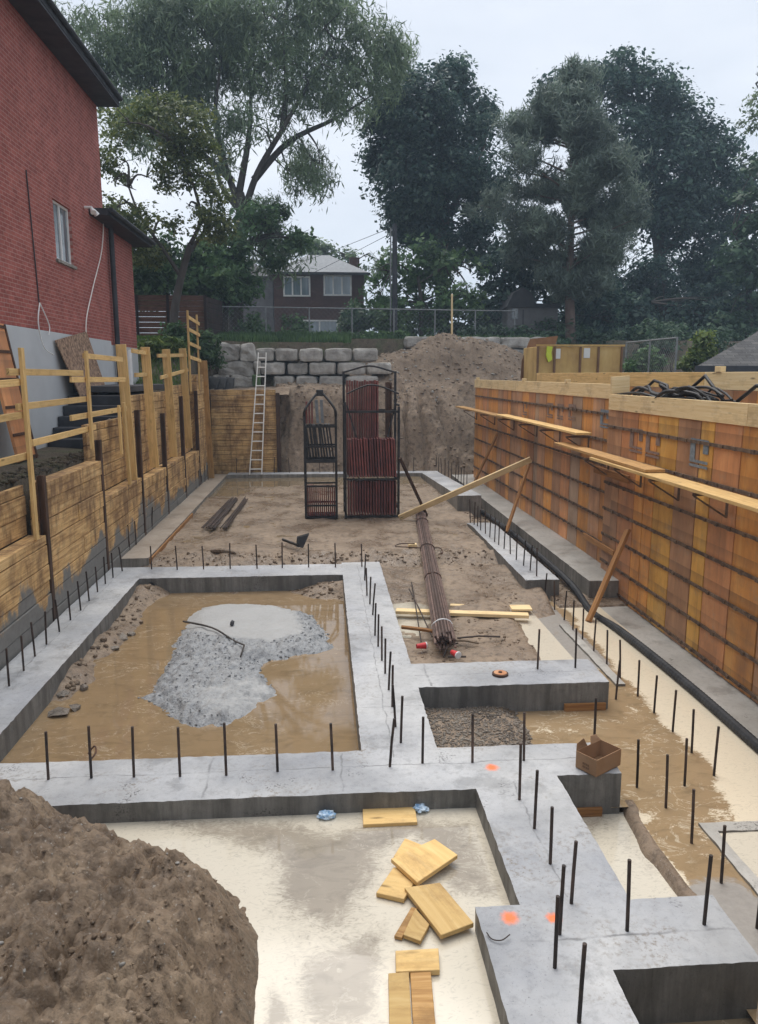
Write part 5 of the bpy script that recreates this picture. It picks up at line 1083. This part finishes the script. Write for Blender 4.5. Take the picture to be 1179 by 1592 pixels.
# leaves
def leaves(cl, n, size, sub=.7, per=36, flat=.6, ratio=1.6, up=.55, seed=0, gap=-.12, droop=0., needle=False):
    """cl: list of (x,y,z,r). Tufts sit on and inside each clump, each tuft a cloud of small leaf quads"""
    r_ = np.random.RandomState(seed); cl = np.array(cl, float); wgt = cl[:, 3]**2; nt_ = max(1, n//per)
    ci = r_.choice(len(cl), nt_, p=wgt/wgt.sum()); d = r_.normal(size=(nt_, 3)); d /= np.linalg.norm(d, axis=1)[:, None]
    rad = cl[ci, 3]*r_.uniform(.35, 1.08, nt_)**.5; T = cl[ci, :3]+d*rad[:, None]*np.array([1, 1, .85])
    keep = np.array([mnoise.noise(Vector(p)*.55) > gap for p in T]); T = T[keep]; d = d[keep]; m = len(T)
    o = np.clip(r_.normal(size=(m, per, 3)), -1.6, 1.6)*.5; o[..., 2] *= flat; ts = sub*r_.uniform(.6, 1.35, (m, 1, 1)); Pn = (T[:, None]+o*ts).reshape(-1, 3)
    if droop: Pn[:, 2] -= droop*np.abs(r_.normal(size=len(Pn)))
    k = len(Pn); nrm = r_.normal(size=(k, 3))*.5+np.repeat(d, per, 0)*.55+np.array([0, 0, up]); nrm /= np.linalg.norm(nrm, axis=1)[:, None]
    a = r_.normal(size=(k, 3))
    if droop: a[:, 2] -= 1.6
    if needle: a = a*.45+np.repeat(d, per, 0)*.8+np.array([0, 0, .75])
    a -= nrm*(a*nrm).sum(1)[:, None]; a /= np.linalg.norm(a, axis=1)[:, None]+1e-9; b = np.cross(nrm, a)
    s_ = (size*(.45+1.1*r_.uniform(0, 1, k)**2))[:, None]; a = a*s_*ratio*.5; b = b*s_*.5
    V = np.stack([Pn-a, Pn-b*.9+a*.1, Pn+a, Pn+b*.9+a*.1], 1).reshape(-1, 3)
    return V, np.arange(4*k).reshape(-1, 4)
def limb_mesh(b, pts, r0, r1, n=8):
    P_ = spline(pts, 5); b.tube(P_, [r0+(r1-r0)*i/(len(P_)-1) for i in range(len(P_))], n)
    return P_
def tree(name, label, Y, trunk, limbs, clumps, n, size, leafm, bark='bark', tr=(.3, .18), depth=1., group=None, sprigs=1, **kw):
    """trunk, limbs: pixel polylines read at distance Y; clumps: (px, py, radius px)"""
    rr = random.Random(hash(label) % 1000 if False else len(label)*7+int(Y)); m_px = Y/F
    tp = [gy(*p, Y) for p in trunk]; root = thing(name, (tp[0].x, Y, tp[0].z), label, 'tree', group)
    b = MB(); limb_mesh(b, tp, tr[0], tr[1], 10); ends_ = []
    for l in limbs:
        dy = rr.uniform(-1, 1)*1.6*depth; q = [gy(*p, Y+dy*i/max(1, len(l)-1)) for i, p in enumerate(l)]
        Pm = limb_mesh(b, q, tr[1]*.75, .03, 7); ends_ += Pm[2:]
    cl = []
    for (px_, py_, r_) in clumps:
        rw = r_*m_px
        for k in range(2 if depth > .5 else 1):
            p = gy(px_+rr.uniform(-.25, .25)*r_, py_+rr.uniform(-.2, .2)*r_, Y+rr.uniform(-1, 1)*depth*2.2); cl.append((p.x, p.y, p.z, rw*rr.uniform(.75, 1.0)))
    src = ends_+tp[len(tp)//2:]
    for c in cl[::max(1, len(cl)//(22*sprigs))]:
        cv = Vector(c[:3]); e_ = min(src, key=lambda q: (q-cv).length); mid = e_.lerp(cv, .5)+Vector((rr.uniform(-.3, .3), rr.uniform(-.3, .3), rr.uniform(0, .4)))
        P_ = spline([e_, mid, cv], 4); b.tube(P_, [.06-.05*i/(len(P_)-1) for i in range(len(P_))], 5)
        for q in range(3): 
            t2 = cv+Vector((rr.uniform(-1, 1), rr.uniform(-1, 1), rr.uniform(-.3, 1)))*c[3]*.9; b.tube([mid.lerp(cv, .6), t2], [.025, .008], 4)
    b.build('trunk', bark, root, smooth=True)
    V, Fq = leaves(cl, n, size, seed=int(Y)+len(label), **kw); npmesh('crown', V, Fq, leafm, parent=root, smooth=False)
    return root
tree('willow_tree', 'tall feathery tree with open forked limbs behind the brick house', 40,
     [(368, 528), (366, 450), (370, 380), (376, 330), (372, 300)],
     [[(374, 350), (400, 270), (440, 200), (480, 130), (520, 60)], [(372, 320), (350, 260), (320, 190), (300, 100), (280, 20)], [(372, 300), (386, 220), (390, 150), (380, 30)], [(395, 280), (450, 220), (520, 185), (575, 150)], [(360, 280), (300, 225), (270, 180), (258, 90)], [(350, 260), (335, 180), (345, 90)], [(440, 200), (445, 130), (440, 40)], [(376, 330), (345, 290), (330, 240)]],
     [(330, 50, 70), (420, 30, 75), (500, 40, 70), (570, 60, 60), (608, 80, 35), (250, 100, 60), (190, 110, 60), (150, 60, 55), (130, 130, 38), (225, 180, 48), (300, 130, 48), (400, 110, 55), (480, 120, 50), (545, 130, 48), (590, 120, 30), (460, 225, 42), (490, 262, 26), (430, 190, 36), (370, 190, 36), (345, 240, 24), (410, 330, 32), (400, 375, 40), (440, 385, 36), (210, 50, 50), (250, 10, 60), (350, -20, 70), (470, -20, 70), (450, 270, 24), (300, 30, 60), (385, 60, 50)],
     110000, .075, 'leaf_willow', tr=(.42, .26), sub=.55, per=36, ratio=5.5, gap=-.15, droop=.45, up=.4, sprigs=2)
tree('garden_tree', 'smaller olive green tree in front of the reddish fence', 29,
     [(268, 545), (272, 480), (282, 430), (296, 380)], [[(282, 430), (252, 385), (218, 335), (200, 290)], [(296, 380), (312, 340), (300, 285), (280, 230)], [(296, 390), (322, 350), (332, 300)]],
     [(190, 250, 45), (228, 200, 48), (285, 200, 42), (318, 235, 26), (178, 320, 34), (245, 280, 38), (298, 275, 32), (230, 335, 26), (322, 325, 22), (212, 395, 20), (180, 190, 30), (250, 170, 30), (170, 280, 26), (262, 235, 34), (165, 330, 28), (205, 365, 28), (240, 395, 26), (180, 395, 24), (325, 300, 24), (335, 355, 24), (300, 325, 26), (268, 350, 22), (215, 300, 30)],
     34000, .10, 'leaf_olive', tr=(.17, .11), sub=.42, per=30, gap=-.12, depth=.6)
tree('maple_tree', 'dense dark maple left of the pine, behind the utility pole', 46,
     [(690, 530), (688, 430), (692, 340), (690, 240)], [[(690, 380), (640, 300), (610, 220)], [(692, 340), (740, 260), (760, 200)], [(690, 290), (660, 200), (680, 130)]],
     [(690, 130, 42), (700, 112, 26), (622, 165, 42), (600, 215, 42), (660, 190, 60), (730, 165, 42), (758, 200, 34), (700, 255, 62), (640, 285, 52), (632, 340, 38), (690, 335, 52), (748, 275, 48), (596, 255, 30), (650, 130, 30), (640, 365, 22), (740, 340, 44), (700, 385, 40), (760, 390, 40)],
     95000, .17, 'leaf_maple', tr=(.4, .25), sub=.75, per=40, gap=-.22, up=.6)
tree('maple_tree', 'broad tall maple rising behind the pine at right', 50,
     [(1030, 530), (1028, 430), (1020, 330), (1010, 220)], [[(1028, 400), (1090, 320), (1120, 260)], [(1020, 330), (960, 240), (930, 170)], [(1015, 280), (1050, 200), (1060, 170)]],
     [(978, 95, 24), (940, 135, 36), (1000, 145, 46), (902, 125, 36), (866, 155, 38), (1050, 185, 50), (1092, 230, 44), (960, 195, 60), (1030, 255, 70), (1100, 300, 58), (1132, 345, 50), (1060, 345, 62), (990, 330, 62), (1110, 415, 52), (1040, 435, 62), (1000, 470, 52), (1148, 290, 30), (1095, 480, 48), (930, 460, 48), (1040, 150, 34), (1150, 440, 40), (1160, 500, 40)],
     120000, .18, 'leaf_maple', tr=(.45, .28), sub=.8, per=40, gap=-.22, up=.6)
# pine
def pine():
    Y = 36; rr = random.Random(12); tp = [gy(*p, Y) for p in [(888, 535), (886, 450), (888, 350), (890, 240), (889, 100)]]
    root = thing('pine_tree', (tp[0].x, Y, tp[0].z), 'large grey green pine with a bare lower trunk above the plywood bin', 'tree')
    b = MB(); limb_mesh(b, tp, .26, .04, 9); cl = []
    prof = [(110, 14), (140, 32), (175, 62), (215, 92), (255, 122), (295, 145), (335, 148), (375, 125), (415, 104), (450, 62)]
    for py_, hw in prof:
        for k in range(7 if py_ > 130 else 3):
            a = rr.uniform(0, 6.28); f = rr.uniform(.55, 1.); c = gy(890, py_+rr.uniform(-16, 16), Y); L_ = hw*f*Y/F
            e_ = c+Vector((math.cos(a)*L_, math.sin(a)*L_*.8, L_*.22)); P_ = spline([c+Vector((0, 0, -.15)), c.lerp(e_, .5)+Vector((0, 0, -.06)), e_], 4); b.tube(P_, [.06-.05*i/(len(P_)-1) for i in range(len(P_))], 5)
            for t in (.35, .6, .82, 1.): 
                q = c.lerp(e_, t); cl.append((q.x+rr.uniform(-.2, .2), q.y, q.z+.1, (.36+.34*t)*min(1, hw/60)))
                if rr.random() < .7: cl.append((q.x+rr.uniform(-.5, .5), q.y+rr.uniform(-.5, .5), q.z+.25, .42*min(1, hw/50)))
    for px_, py_, r_ in [(600+0, 0, 0)]: pass
    b.build('trunk', 'bark_pine', root, smooth=True)
    V, Fq = leaves(cl, 120000, .055, sub=.36, per=30, ratio=6.5, flat=.9, up=.25, seed=5, gap=-.4, needle=True); npmesh('crown', V, Fq, 'leaf_pine', parent=root, smooth=False)
pine()
GT = 'small trees along the back fence'
tree('small_tree', 'light green small tree right of the far house by the pole', 38, [(655, 525), (655, 470), (650, 430)], [[(650, 430), (620, 410)], [(652, 440), (700, 410)]],
     [(600, 425, 40), (650, 410, 48), (700, 415, 42), (725, 460, 36), (640, 465, 42), (582, 460, 34), (690, 470, 38), (610, 500, 26), (740, 420, 20), (670, 505, 26)], 13000, .17, 'leaf_green', tr=(.12, .08), sub=.5, per=30, depth=.6, group=GT)
tree('small_tree', 'pale far tree beyond the roof of the brown house', 70, [(540, 480), (540, 420), (545, 400)], [[(545, 410), (570, 395)]],
     [(500, 392, 22), (548, 402, 20), (480, 380, 18), (590, 410, 26), (570, 400, 16), (525, 415, 14)], 5000, .28, 'leaf_willow', tr=(.2, .1), sub=.7, per=26, depth=.6, group=GT)
tree('small_tree', 'bushy green tree left of the far brown house', 37, [(350, 528), (352, 470), (358, 420)], [[(356, 430), (390, 380)], [(354, 440), (320, 410)]],
     [(345, 450, 42), (372, 485, 38), (330, 405, 36), (395, 350, 34), (425, 345, 30), (405, 395, 32), (355, 400, 36), (335, 490, 30), (385, 440, 22), (445, 365, 26), (470, 375, 20), (320, 440, 30), (300, 400, 28)], 15000, .17, 'leaf_green', tr=(.14, .1), sub=.5, per=30, depth=.6, group=GT)
tree('small_tree', 'dark green tree at the right edge behind the grey roof', 42, [(1165, 530), (1165, 450), (1160, 380)], [[(1162, 400), (1140, 360)]],
     [(1165, 330, 40), (1150, 400, 42), (1185, 420, 45), (1160, 470, 45), (1130, 500, 34), (1190, 350, 40), (1180, 260, 26), (1175, 520, 40)], 12000, .2, 'leaf_maple_light', tr=(.2, .12), sub=.55, per=30, depth=.7, group=GT)
tree('small_tree', 'sparse branch tips of a tree at the upper right edge', 38, [(1235, 530), (1230, 350), (1220, 200)], [[(1225, 260), (1200, 180), (1176, 130)]],
     [(1190, 150, 26), (1172, 190, 20), (1200, 120, 26), (1178, 115, 12), (1215, 200, 34)], 2600, .13, 'leaf_willow', tr=(.15, .09), sub=.4, per=22, depth=.4, group=GT)
tree('small_tree', 'shadowy understorey tree between the pine and the shed', 41, [(780, 530), (780, 480), (785, 420)], [[(782, 440), (810, 400)]],
     [(780, 430, 40), (820, 410, 36), (760, 470, 36), (830, 450, 30), (870, 470, 34), (920, 470, 40), (800, 380, 34), (955, 500, 36), (900, 430, 40)], 14000, .2, 'leaf_maple', tr=(.14, .1), sub=.6, per=30, depth=.6, group=GT)
tree('small_tree', 'dense green tree filling the gap behind the reddish fence', 35, [(262, 520), (262, 480), (258, 430)], [[(260, 450), (300, 400)], [(260, 450), (220, 400)]],
     [(230, 400, 26), (260, 425, 34), (300, 440, 32), (225, 445, 30), (315, 400, 28), (265, 385, 26), (330, 460, 26), (205, 425, 22), (290, 480, 24), (345, 420, 24), (235, 470, 22)], 20000, .15, 'leaf_green', tr=(.14, .1), sub=.5, per=30, depth=.6, group=GT)
tree('small_tree', 'dark low tree filling the shade behind the utility pole', 43, [(600, 530), (600, 500), (605, 480)], [[(600, 500), (630, 480)]],
     [(560, 500, 26), (600, 495, 30), (640, 500, 30), (680, 500, 34), (720, 500, 34), (760, 505, 30)], 9000, .2, 'leaf_maple_light', tr=(.1, .08), sub=.6, per=30, depth=.5, group=GT)
tree('small_tree', 'wide dark low tree right of the pine trunk by the dark fence', 43.5, [(960, 540), (960, 500), (965, 470)], [[(960, 500), (1010, 470)]],
     [(900, 490, 34), (940, 470, 36), (980, 490, 40), (1030, 480, 40), (1080, 490, 40), (1120, 470, 40), (870, 500, 26), (1150, 480, 30)], 14000, .2, 'leaf_maple', tr=(.12, .1), sub=.6, per=30, depth=.6, group=GT)
def bush(name, label, cl, n, size, leafm, seed=1, cat='bush', **kw):
    x, y, z, r_ = cl[0]; root = thing(name, (x, y, z-r_), label, cat, None); b = MB()
    for k, (x1, y1, z1, q) in enumerate(cl):
        for j in range(3): b.tube([(x1+random.uniform(-.1, .1), y1, z1-q*1.1), (x1+random.uniform(-.5, .5)*q, y1+random.uniform(-.5, .5)*q, z1+q*.6)], [.014, .005], 5)
    b.build('stem', 'bark', root); V, Fq = leaves(cl, n, size, seed=seed, **kw); npmesh('foliage', V, Fq, leafm, parent=root, smooth=False); return root
def bc(lst, Y): return [(*gy(a, c, Y), r_*Y/F) for a, c, r_ in lst]
bush('flower_bush', 'light yellow green hosta clump above the shoring boards', bc([(238, 540, 14), (258, 545, 14), (272, 540, 12)], 26.5), 1500, .16, 'leaf_bright', 3, sub=.25, per=14, ratio=2.6)
bush('shrub', 'green flowering shrub behind the slatted railing', bc([(290, 525, 22), (315, 535, 22), (325, 555, 18), (275, 515, 18), (300, 500, 14)], 27.5), 5000, .10, 'leaf_green', 4, sub=.3, per=20)
bush('shrub', 'leafy yellowing sapling left of the grey roof', bc([(1095, 535, 14), (1085, 555, 16), (1102, 522, 8), (1070, 565, 14), (1100, 555, 12)], 24), 2200, .10, 'leaf_bright', 5, sub=.24, per=16)
bush('shrub', 'green vine climbing the chain link fence behind the bin', bc([(995, 565, 16), (1015, 570, 16), (1030, 565, 14), (1005, 550, 10), (985, 572, 12), (1045, 570, 10)], 25.5), 2600, .10, 'leaf_green', 6, sub=.24, per=16)
hd = bc([(x, 524, 9) for x in range(350, 640, 10)], 34.6); bush('hedge', 'low clipped hedge along the back fence above the stone wall', hd, 9000, .09, 'leaf_green', 7, cat='hedge', sub=.2, per=20, gap=-.6)
bush('shrub', 'bush in front of the brown house windows, left side', bc([(455, 505, 16), (435, 500, 16), (470, 512, 12), (410, 500, 20), (395, 515, 16)], 36), 3500, .12, 'leaf_green', 8, sub=.35, per=22)
bush('shrub', 'bush at the right corner of the brown house', bc([(560, 490, 22), (575, 505, 20), (550, 510, 16), (590, 480, 22)], 44), 4200, .16, 'leaf_green', 9, sub=.45, per=22)
r_ = np.random.RandomState(31); ux = r_.uniform(6.5, 32, 170); uy = r_.uniform(33.5, 44, 170); ur = r_.uniform(.35, .8, 170); uz = ground_z(ux, uy)+ur*.5
V, Fq = leaves(list(zip(ux, uy, uz, ur)), 42000, .13, seed=32, sub=.4, per=26); tag(npmesh('undergrowth', V, Fq, 'leaf_maple_light', smooth=False), kind='stuff')
# far house
fh = thing('brown_house', (0, 52, 5), 'brown brick house with pale hip roof beyond the back fence', 'house')
A = gy(425, 424, 52); B = gy(566, 522, 52); b = MB().box(A.x, B.x, 52, 60, B.z-1, A.z); b.build('wall', 'brick_far', fh)
b = MB().hexa([(A.x-.4, 51.6, A.z), (B.x+.4, 51.6, A.z), (B.x+.4, 60.4, A.z), (A.x-.4, 60.4, A.z), (A.x+2.2, 55.8, A.z+1.7), (B.x-2.2, 55.8, A.z+1.7), (B.x-2.2, 56.2, A.z+1.7), (A.x+2.2, 56.2, A.z+1.7)]); b.build('roof', 'shingle_far', fh)
MB().box(A.x-.42, B.x+.42, 51.55, 51.6, A.z-.14, A.z+.03).build('fascia', 'shed_dark', fh)
c = gy(551, 408, 56); MB().box(c.x-.35, c.x+.35, 55.6, 56.4, A.z+.2, c.z+.3).build('chimney', 'brick_far', fh)
for (a, c_, d, e_, nn) in ((440, 483, 429, 461, 3), (503, 547, 427, 460, 3), (468, 526, 497, 519, 2)):
    p = gy(a, c_ if False else d, 51.97); q = gy(c_, e_, 51.97); b = MB(); x0, x1, z0, z1 = p.x, q.x, q.z, p.z
    b.box(x0, x1, 51.93, 51.998, z0, z0+.1).box(x0, x1, 51.93, 51.998, z1-.1, z1)
    for k in range(nn+1): xx = x0+(x1-x0-.1)*k/nn; b.box(xx, xx+.1, 51.93, 51.998, z0+.1, z1-.1)
    wn_ = b.build('window', 'white', fh); MB().box(x0+.02, x1-.02, 51.96, 51.99, z0+.02, z1-.02).build('pane', 'glass_far', wn_)
# neighbour left of far house
nb = thing('grey_house', (-5, 58, 5), 'sliver of a pale grey house wall behind the left trees', 'house'); A = gy(385, 430, 58); B = gy(426, 525, 58)
MB().box(A.x-5, B.x, 58, 64, B.z-1, A.z).build('wall', 'shed', nb); MB().hexa([(A.x-5.4, 57.6, A.z), (B.x+.4, 57.6, A.z), (B.x+.4, 64.4, A.z), (A.x-5.4, 64.4, A.z), (A.x-3, 60.8, A.z+1.6), (B.x-2, 60.8, A.z+1.6), (B.x-2, 61.2, A.z+1.6), (A.x-3, 61.2, A.z+1.6)]).build('roof', 'shed_dark', nb)
# utility pole
up_ = thing('utility_pole', tuple(gy(614, 528, 36)), 'dark wooden utility pole in front of the maple', 'pole'); p0 = gy(614, 530, 36); p1 = gy(614, 348, 36)
MB().tube([p0, p1], [.14, .11], 10).build('pole', 'slate_dark', up_); MB().tube([p0+Vector((-.2, 0, 0)), p0+Vector((-.2, 0, 5))], .035, 6).build('conduit', 'galv', up_)
for k, (a, c) in enumerate((((614, 352), (420, 300)), ((614, 360), (420, 372)))):
    A = gy(*a, 36); B = gy(c[0]-200, c[1], 36); B.y = 60; m_ = A.lerp(B, .5)-Vector((0, 0, .8)); b = MB().tube(spline([A, m_, B], 10), .012, 5); tag(b.build('overhead_wire', 'slate_dark', origin=A), ['upper thin overhead wire from the utility pole to the left', 'lower thin overhead wire from the utility pole to the left'][k], 'wire')
# stake
a = gy(703, 525, 32.2); c = gy(703, 457, 32.2); board('wood_stake', a-Vector((0, 0, .3)), c, .07, .09, 'lumber_pale', 'slender wooden stake standing on top of the dirt heap', 'stake', up=(0, 1, 0))
# chain link fence
def chain(label, A, B, zb, ztop, npost, name='chain_fence', cell=.11, mesh='galv', r=.006):
    A = Vector(A); B = Vector(B); root = thing(name, A, label, 'fence'); L_ = (B-A).length; d = (B-A).normalized(); hgt = ztop-zb
    for k in range(npost): q = A.lerp(B, k/(npost-1)); MB().tube([Vector((q.x, q.y, zb-.3)), Vector((q.x, q.y, ztop+.03))], .032, 8).build('post', 'galv', root)
    MB().tube([Vector((A.x, A.y, ztop)), Vector((B.x, B.y, ztop))], .024, 8).build('top_rail', 'galv', root)
    b = MB(); n = int((L_+hgt)/cell)
    for s_ in (1, -1):
        for k in range(n):
            u0 = k*cell-(hgt if s_ > 0 else 0); u1 = u0+s_*hgt if s_ > 0 else u0-hgt
            z0, z1 = 0., hgt; a_, c_ = u0, u1
            def cl_(ua, za, ub, zb_):
                if ua > ub: ua, za, ub, zb_ = ub, zb_, ua, za
                if ub < 0 or ua > L_: return None
                if ua < 0: za = za+(zb_-za)*(-ua)/(ub-ua); ua = 0
                if ub > L_: zb_ = za+(zb_-za)*(L_-ua)/(ub-ua); ub = L_
                return ua, za, ub, zb_
            q = cl_(a_, z0, c_, z1)
            if q: b.tube([A+d*q[0]+Vector((0, 0, zb-A.z+q[1])), A+d*q[2]+Vector((0, 0, zb-A.z+q[3]))], r, 3, cap=False)
    b.build('mesh', mesh, root)
a = gy(345, 520, 33.8); c = gy(800, 520, 35.2); chain('long chain link fence along the back yard above the stone wall', a, c, 5.15, gy(500, 478, 34).z, 8, cell=.2, r=.003)
a = gy(972, 580, 26); c = gy(1050, 575, 22.5); chain('short chain link fence right of the plywood bin', a, c, 2.7, gy(1050, 525, 22.5).z, 3, cell=.13, r=.0035)
# shed
sh = thing('garden_shed', (10, 38, 5), 'small grey garden shed under the pine branches', 'shed'); A = gy(790, 478, 38); B = gy(866, 525, 38)
MB().box(A.x, B.x, 38, 40.2, B.z-.3, A.z).build('wall', 'shed', sh)
b = MB().prism([(A.x-.1, 37.9, A.z), (A.x+.25, 37.9, A.z+.7), (A.x+.7, 37.9, A.z+.95), (A.x+1.15, 37.9, A.z+.7), (A.x+1.5, 37.9, A.z)], (0, 2.4, 0)); b.build('roof', 'shed_dark', sh)
MB().box(A.x+1.4, B.x+.1, 37.9, 40.3, A.z+.004, A.z+.2).build('side_roof', 'shed_dark', sh)
MB().box(A.x+.2, A.x+.5, 37.97, 38.02, B.z+.9, B.z+1.4).build('window', 'glass', sh); MB().box(A.x+.75, A.x+.8, 37.975, 37.998, B.z, A.z-.1).build('door_edge', 'shed_dark', sh)
# dark board fence
df = thing('wood_fence', (20, 44, 5), 'dark brown board fence in shade under the right trees', 'fence'); A = gy(905, 470, 44); B = gy(1240, 540, 44)
b = MB(); x = A.x
while x < B.x: b.box(x, x+.18, 44, 44.03, B.z-1, A.z+random.uniform(-.02, .02)); x += .19
b.build('board_panel', 'fence_dark', df)
for k in range(5): x = A.x+(B.x-A.x)*k/4; MB().box(x, x+.12, 43.9, 43.997, B.z-1, A.z+.1).build('post', 'fence_dark', df)
# plywood bin
bn = thing('plywood_bin', (8, 24, 3), 'yellow brown plywood bin behind the far formwork with papers stuck on', 'bin'); A = gy(834, 541, 24); B = gy(967, 590, 24); zt = gy(900, 539, 24).z
MB().box(A.x+.02, B.x, 24.0, 25.6, 2.5, zt).build('body', 'bin', bn, bevel=.01)
for px_ in (836, 862, 902, 930, 966): x = gy(px_, 560, 24).x; MB().box(x-.03, x+.03, 23.94, 23.997, 2.5, zt+.01).build('rib', 'bin_rust', bn)
MB().box(A.x, B.x+.03, 23.95, 23.998, zt+.012, zt+.07).build('rim', 'bin', bn)
for px_, py_ in ((867, 549), (913, 548)): c = gy(px_, py_, 23.98); MB().box(c.x-.1, c.x+.1, 23.982, 23.994, c.z-.17, c.z+.14).build('paper', 'paper', bn)
c = gy(855, 548, 23.9); b = MB().prism([(c.x-.08, 23.92, c.z+.2), (c.x+.1, 23.92, c.z+.18), (c.x+.06, 23.92, c.z), (c.x+.1, 23.92, c.z-.22), (c.x-.02, 23.92, c.z-.3), (c.x-.1, 23.92, c.z-.1)], (0, .06, 0)); tag(b.build('lime_rag', 'lime', origin=c), 'lime yellow rag hung on the plywood bin', 'rag')
P_ = [gy(810, 590, 25.5), gy(812, 560, 25.5), gy(825, 527, 25.5), gy(868, 522, 25.5), gy(850, 590, 25.5)]; b = MB().prism(P_, (0, .06, 0)); tag(b.build('rusty_sheet', 'bin_rust', origin=P_[0]), 'brown rusty sheet standing behind the left end of the plywood bin', 'sheet')
# grey roof at right
rf = thing('garage', (14, 22, 3), 'garage with grey shingle roof at the right edge', 'garage'); e0 = gy(1082, 569, 21); 
zE = e0.z; r0_ = gy(1208, 484, 25.5); xl = e0.x*28/21+.25
b = MB().hexa([(e0.x, 21, zE-.02), (21, 21, zE-.02), (23, 28, zE-.02), (xl, 28, zE-.02), (r0_.x, 24.2, r0_.z), (19, 24.2, r0_.z), (19, 24.8, r0_.z), (r0_.x, 24.8, r0_.z)]); b.build('roof', 'shingle', rf)
MB().box(e0.x-.03, 21, 20.93, 20.99, zE-.2, zE+.01).build('fascia', 'slate_dark', rf); MB().box(xl+.2, 20.6, 21.3, 27.6, 2.4, zE-.03).build('wall', 'shed_dark', rf)
hz_m = bpy.data.materials.new('haze'); hz_m.use_nodes = True; t_ = hz_m.node_tree; t_.nodes.remove(t_.nodes['Principled BSDF'])
pv = t_.nodes.new('ShaderNodeVolumePrincipled'); pv.inputs['Color'].default_value = (.62, .80, 1, 1); pv.inputs['Density'].default_value = .0015; t_.links.new(pv.outputs[0], t_.nodes['Material Output'].inputs['Volume'])
MT['haze'] = hz_m; hb_ = MB().box(-320, 320, -100, 520, -3.2, 40).build('haze', 'haze'); tag(hb_, kind='stuff')
for o in bpy.data.objects:
    if '_o' in o: del o['_o']
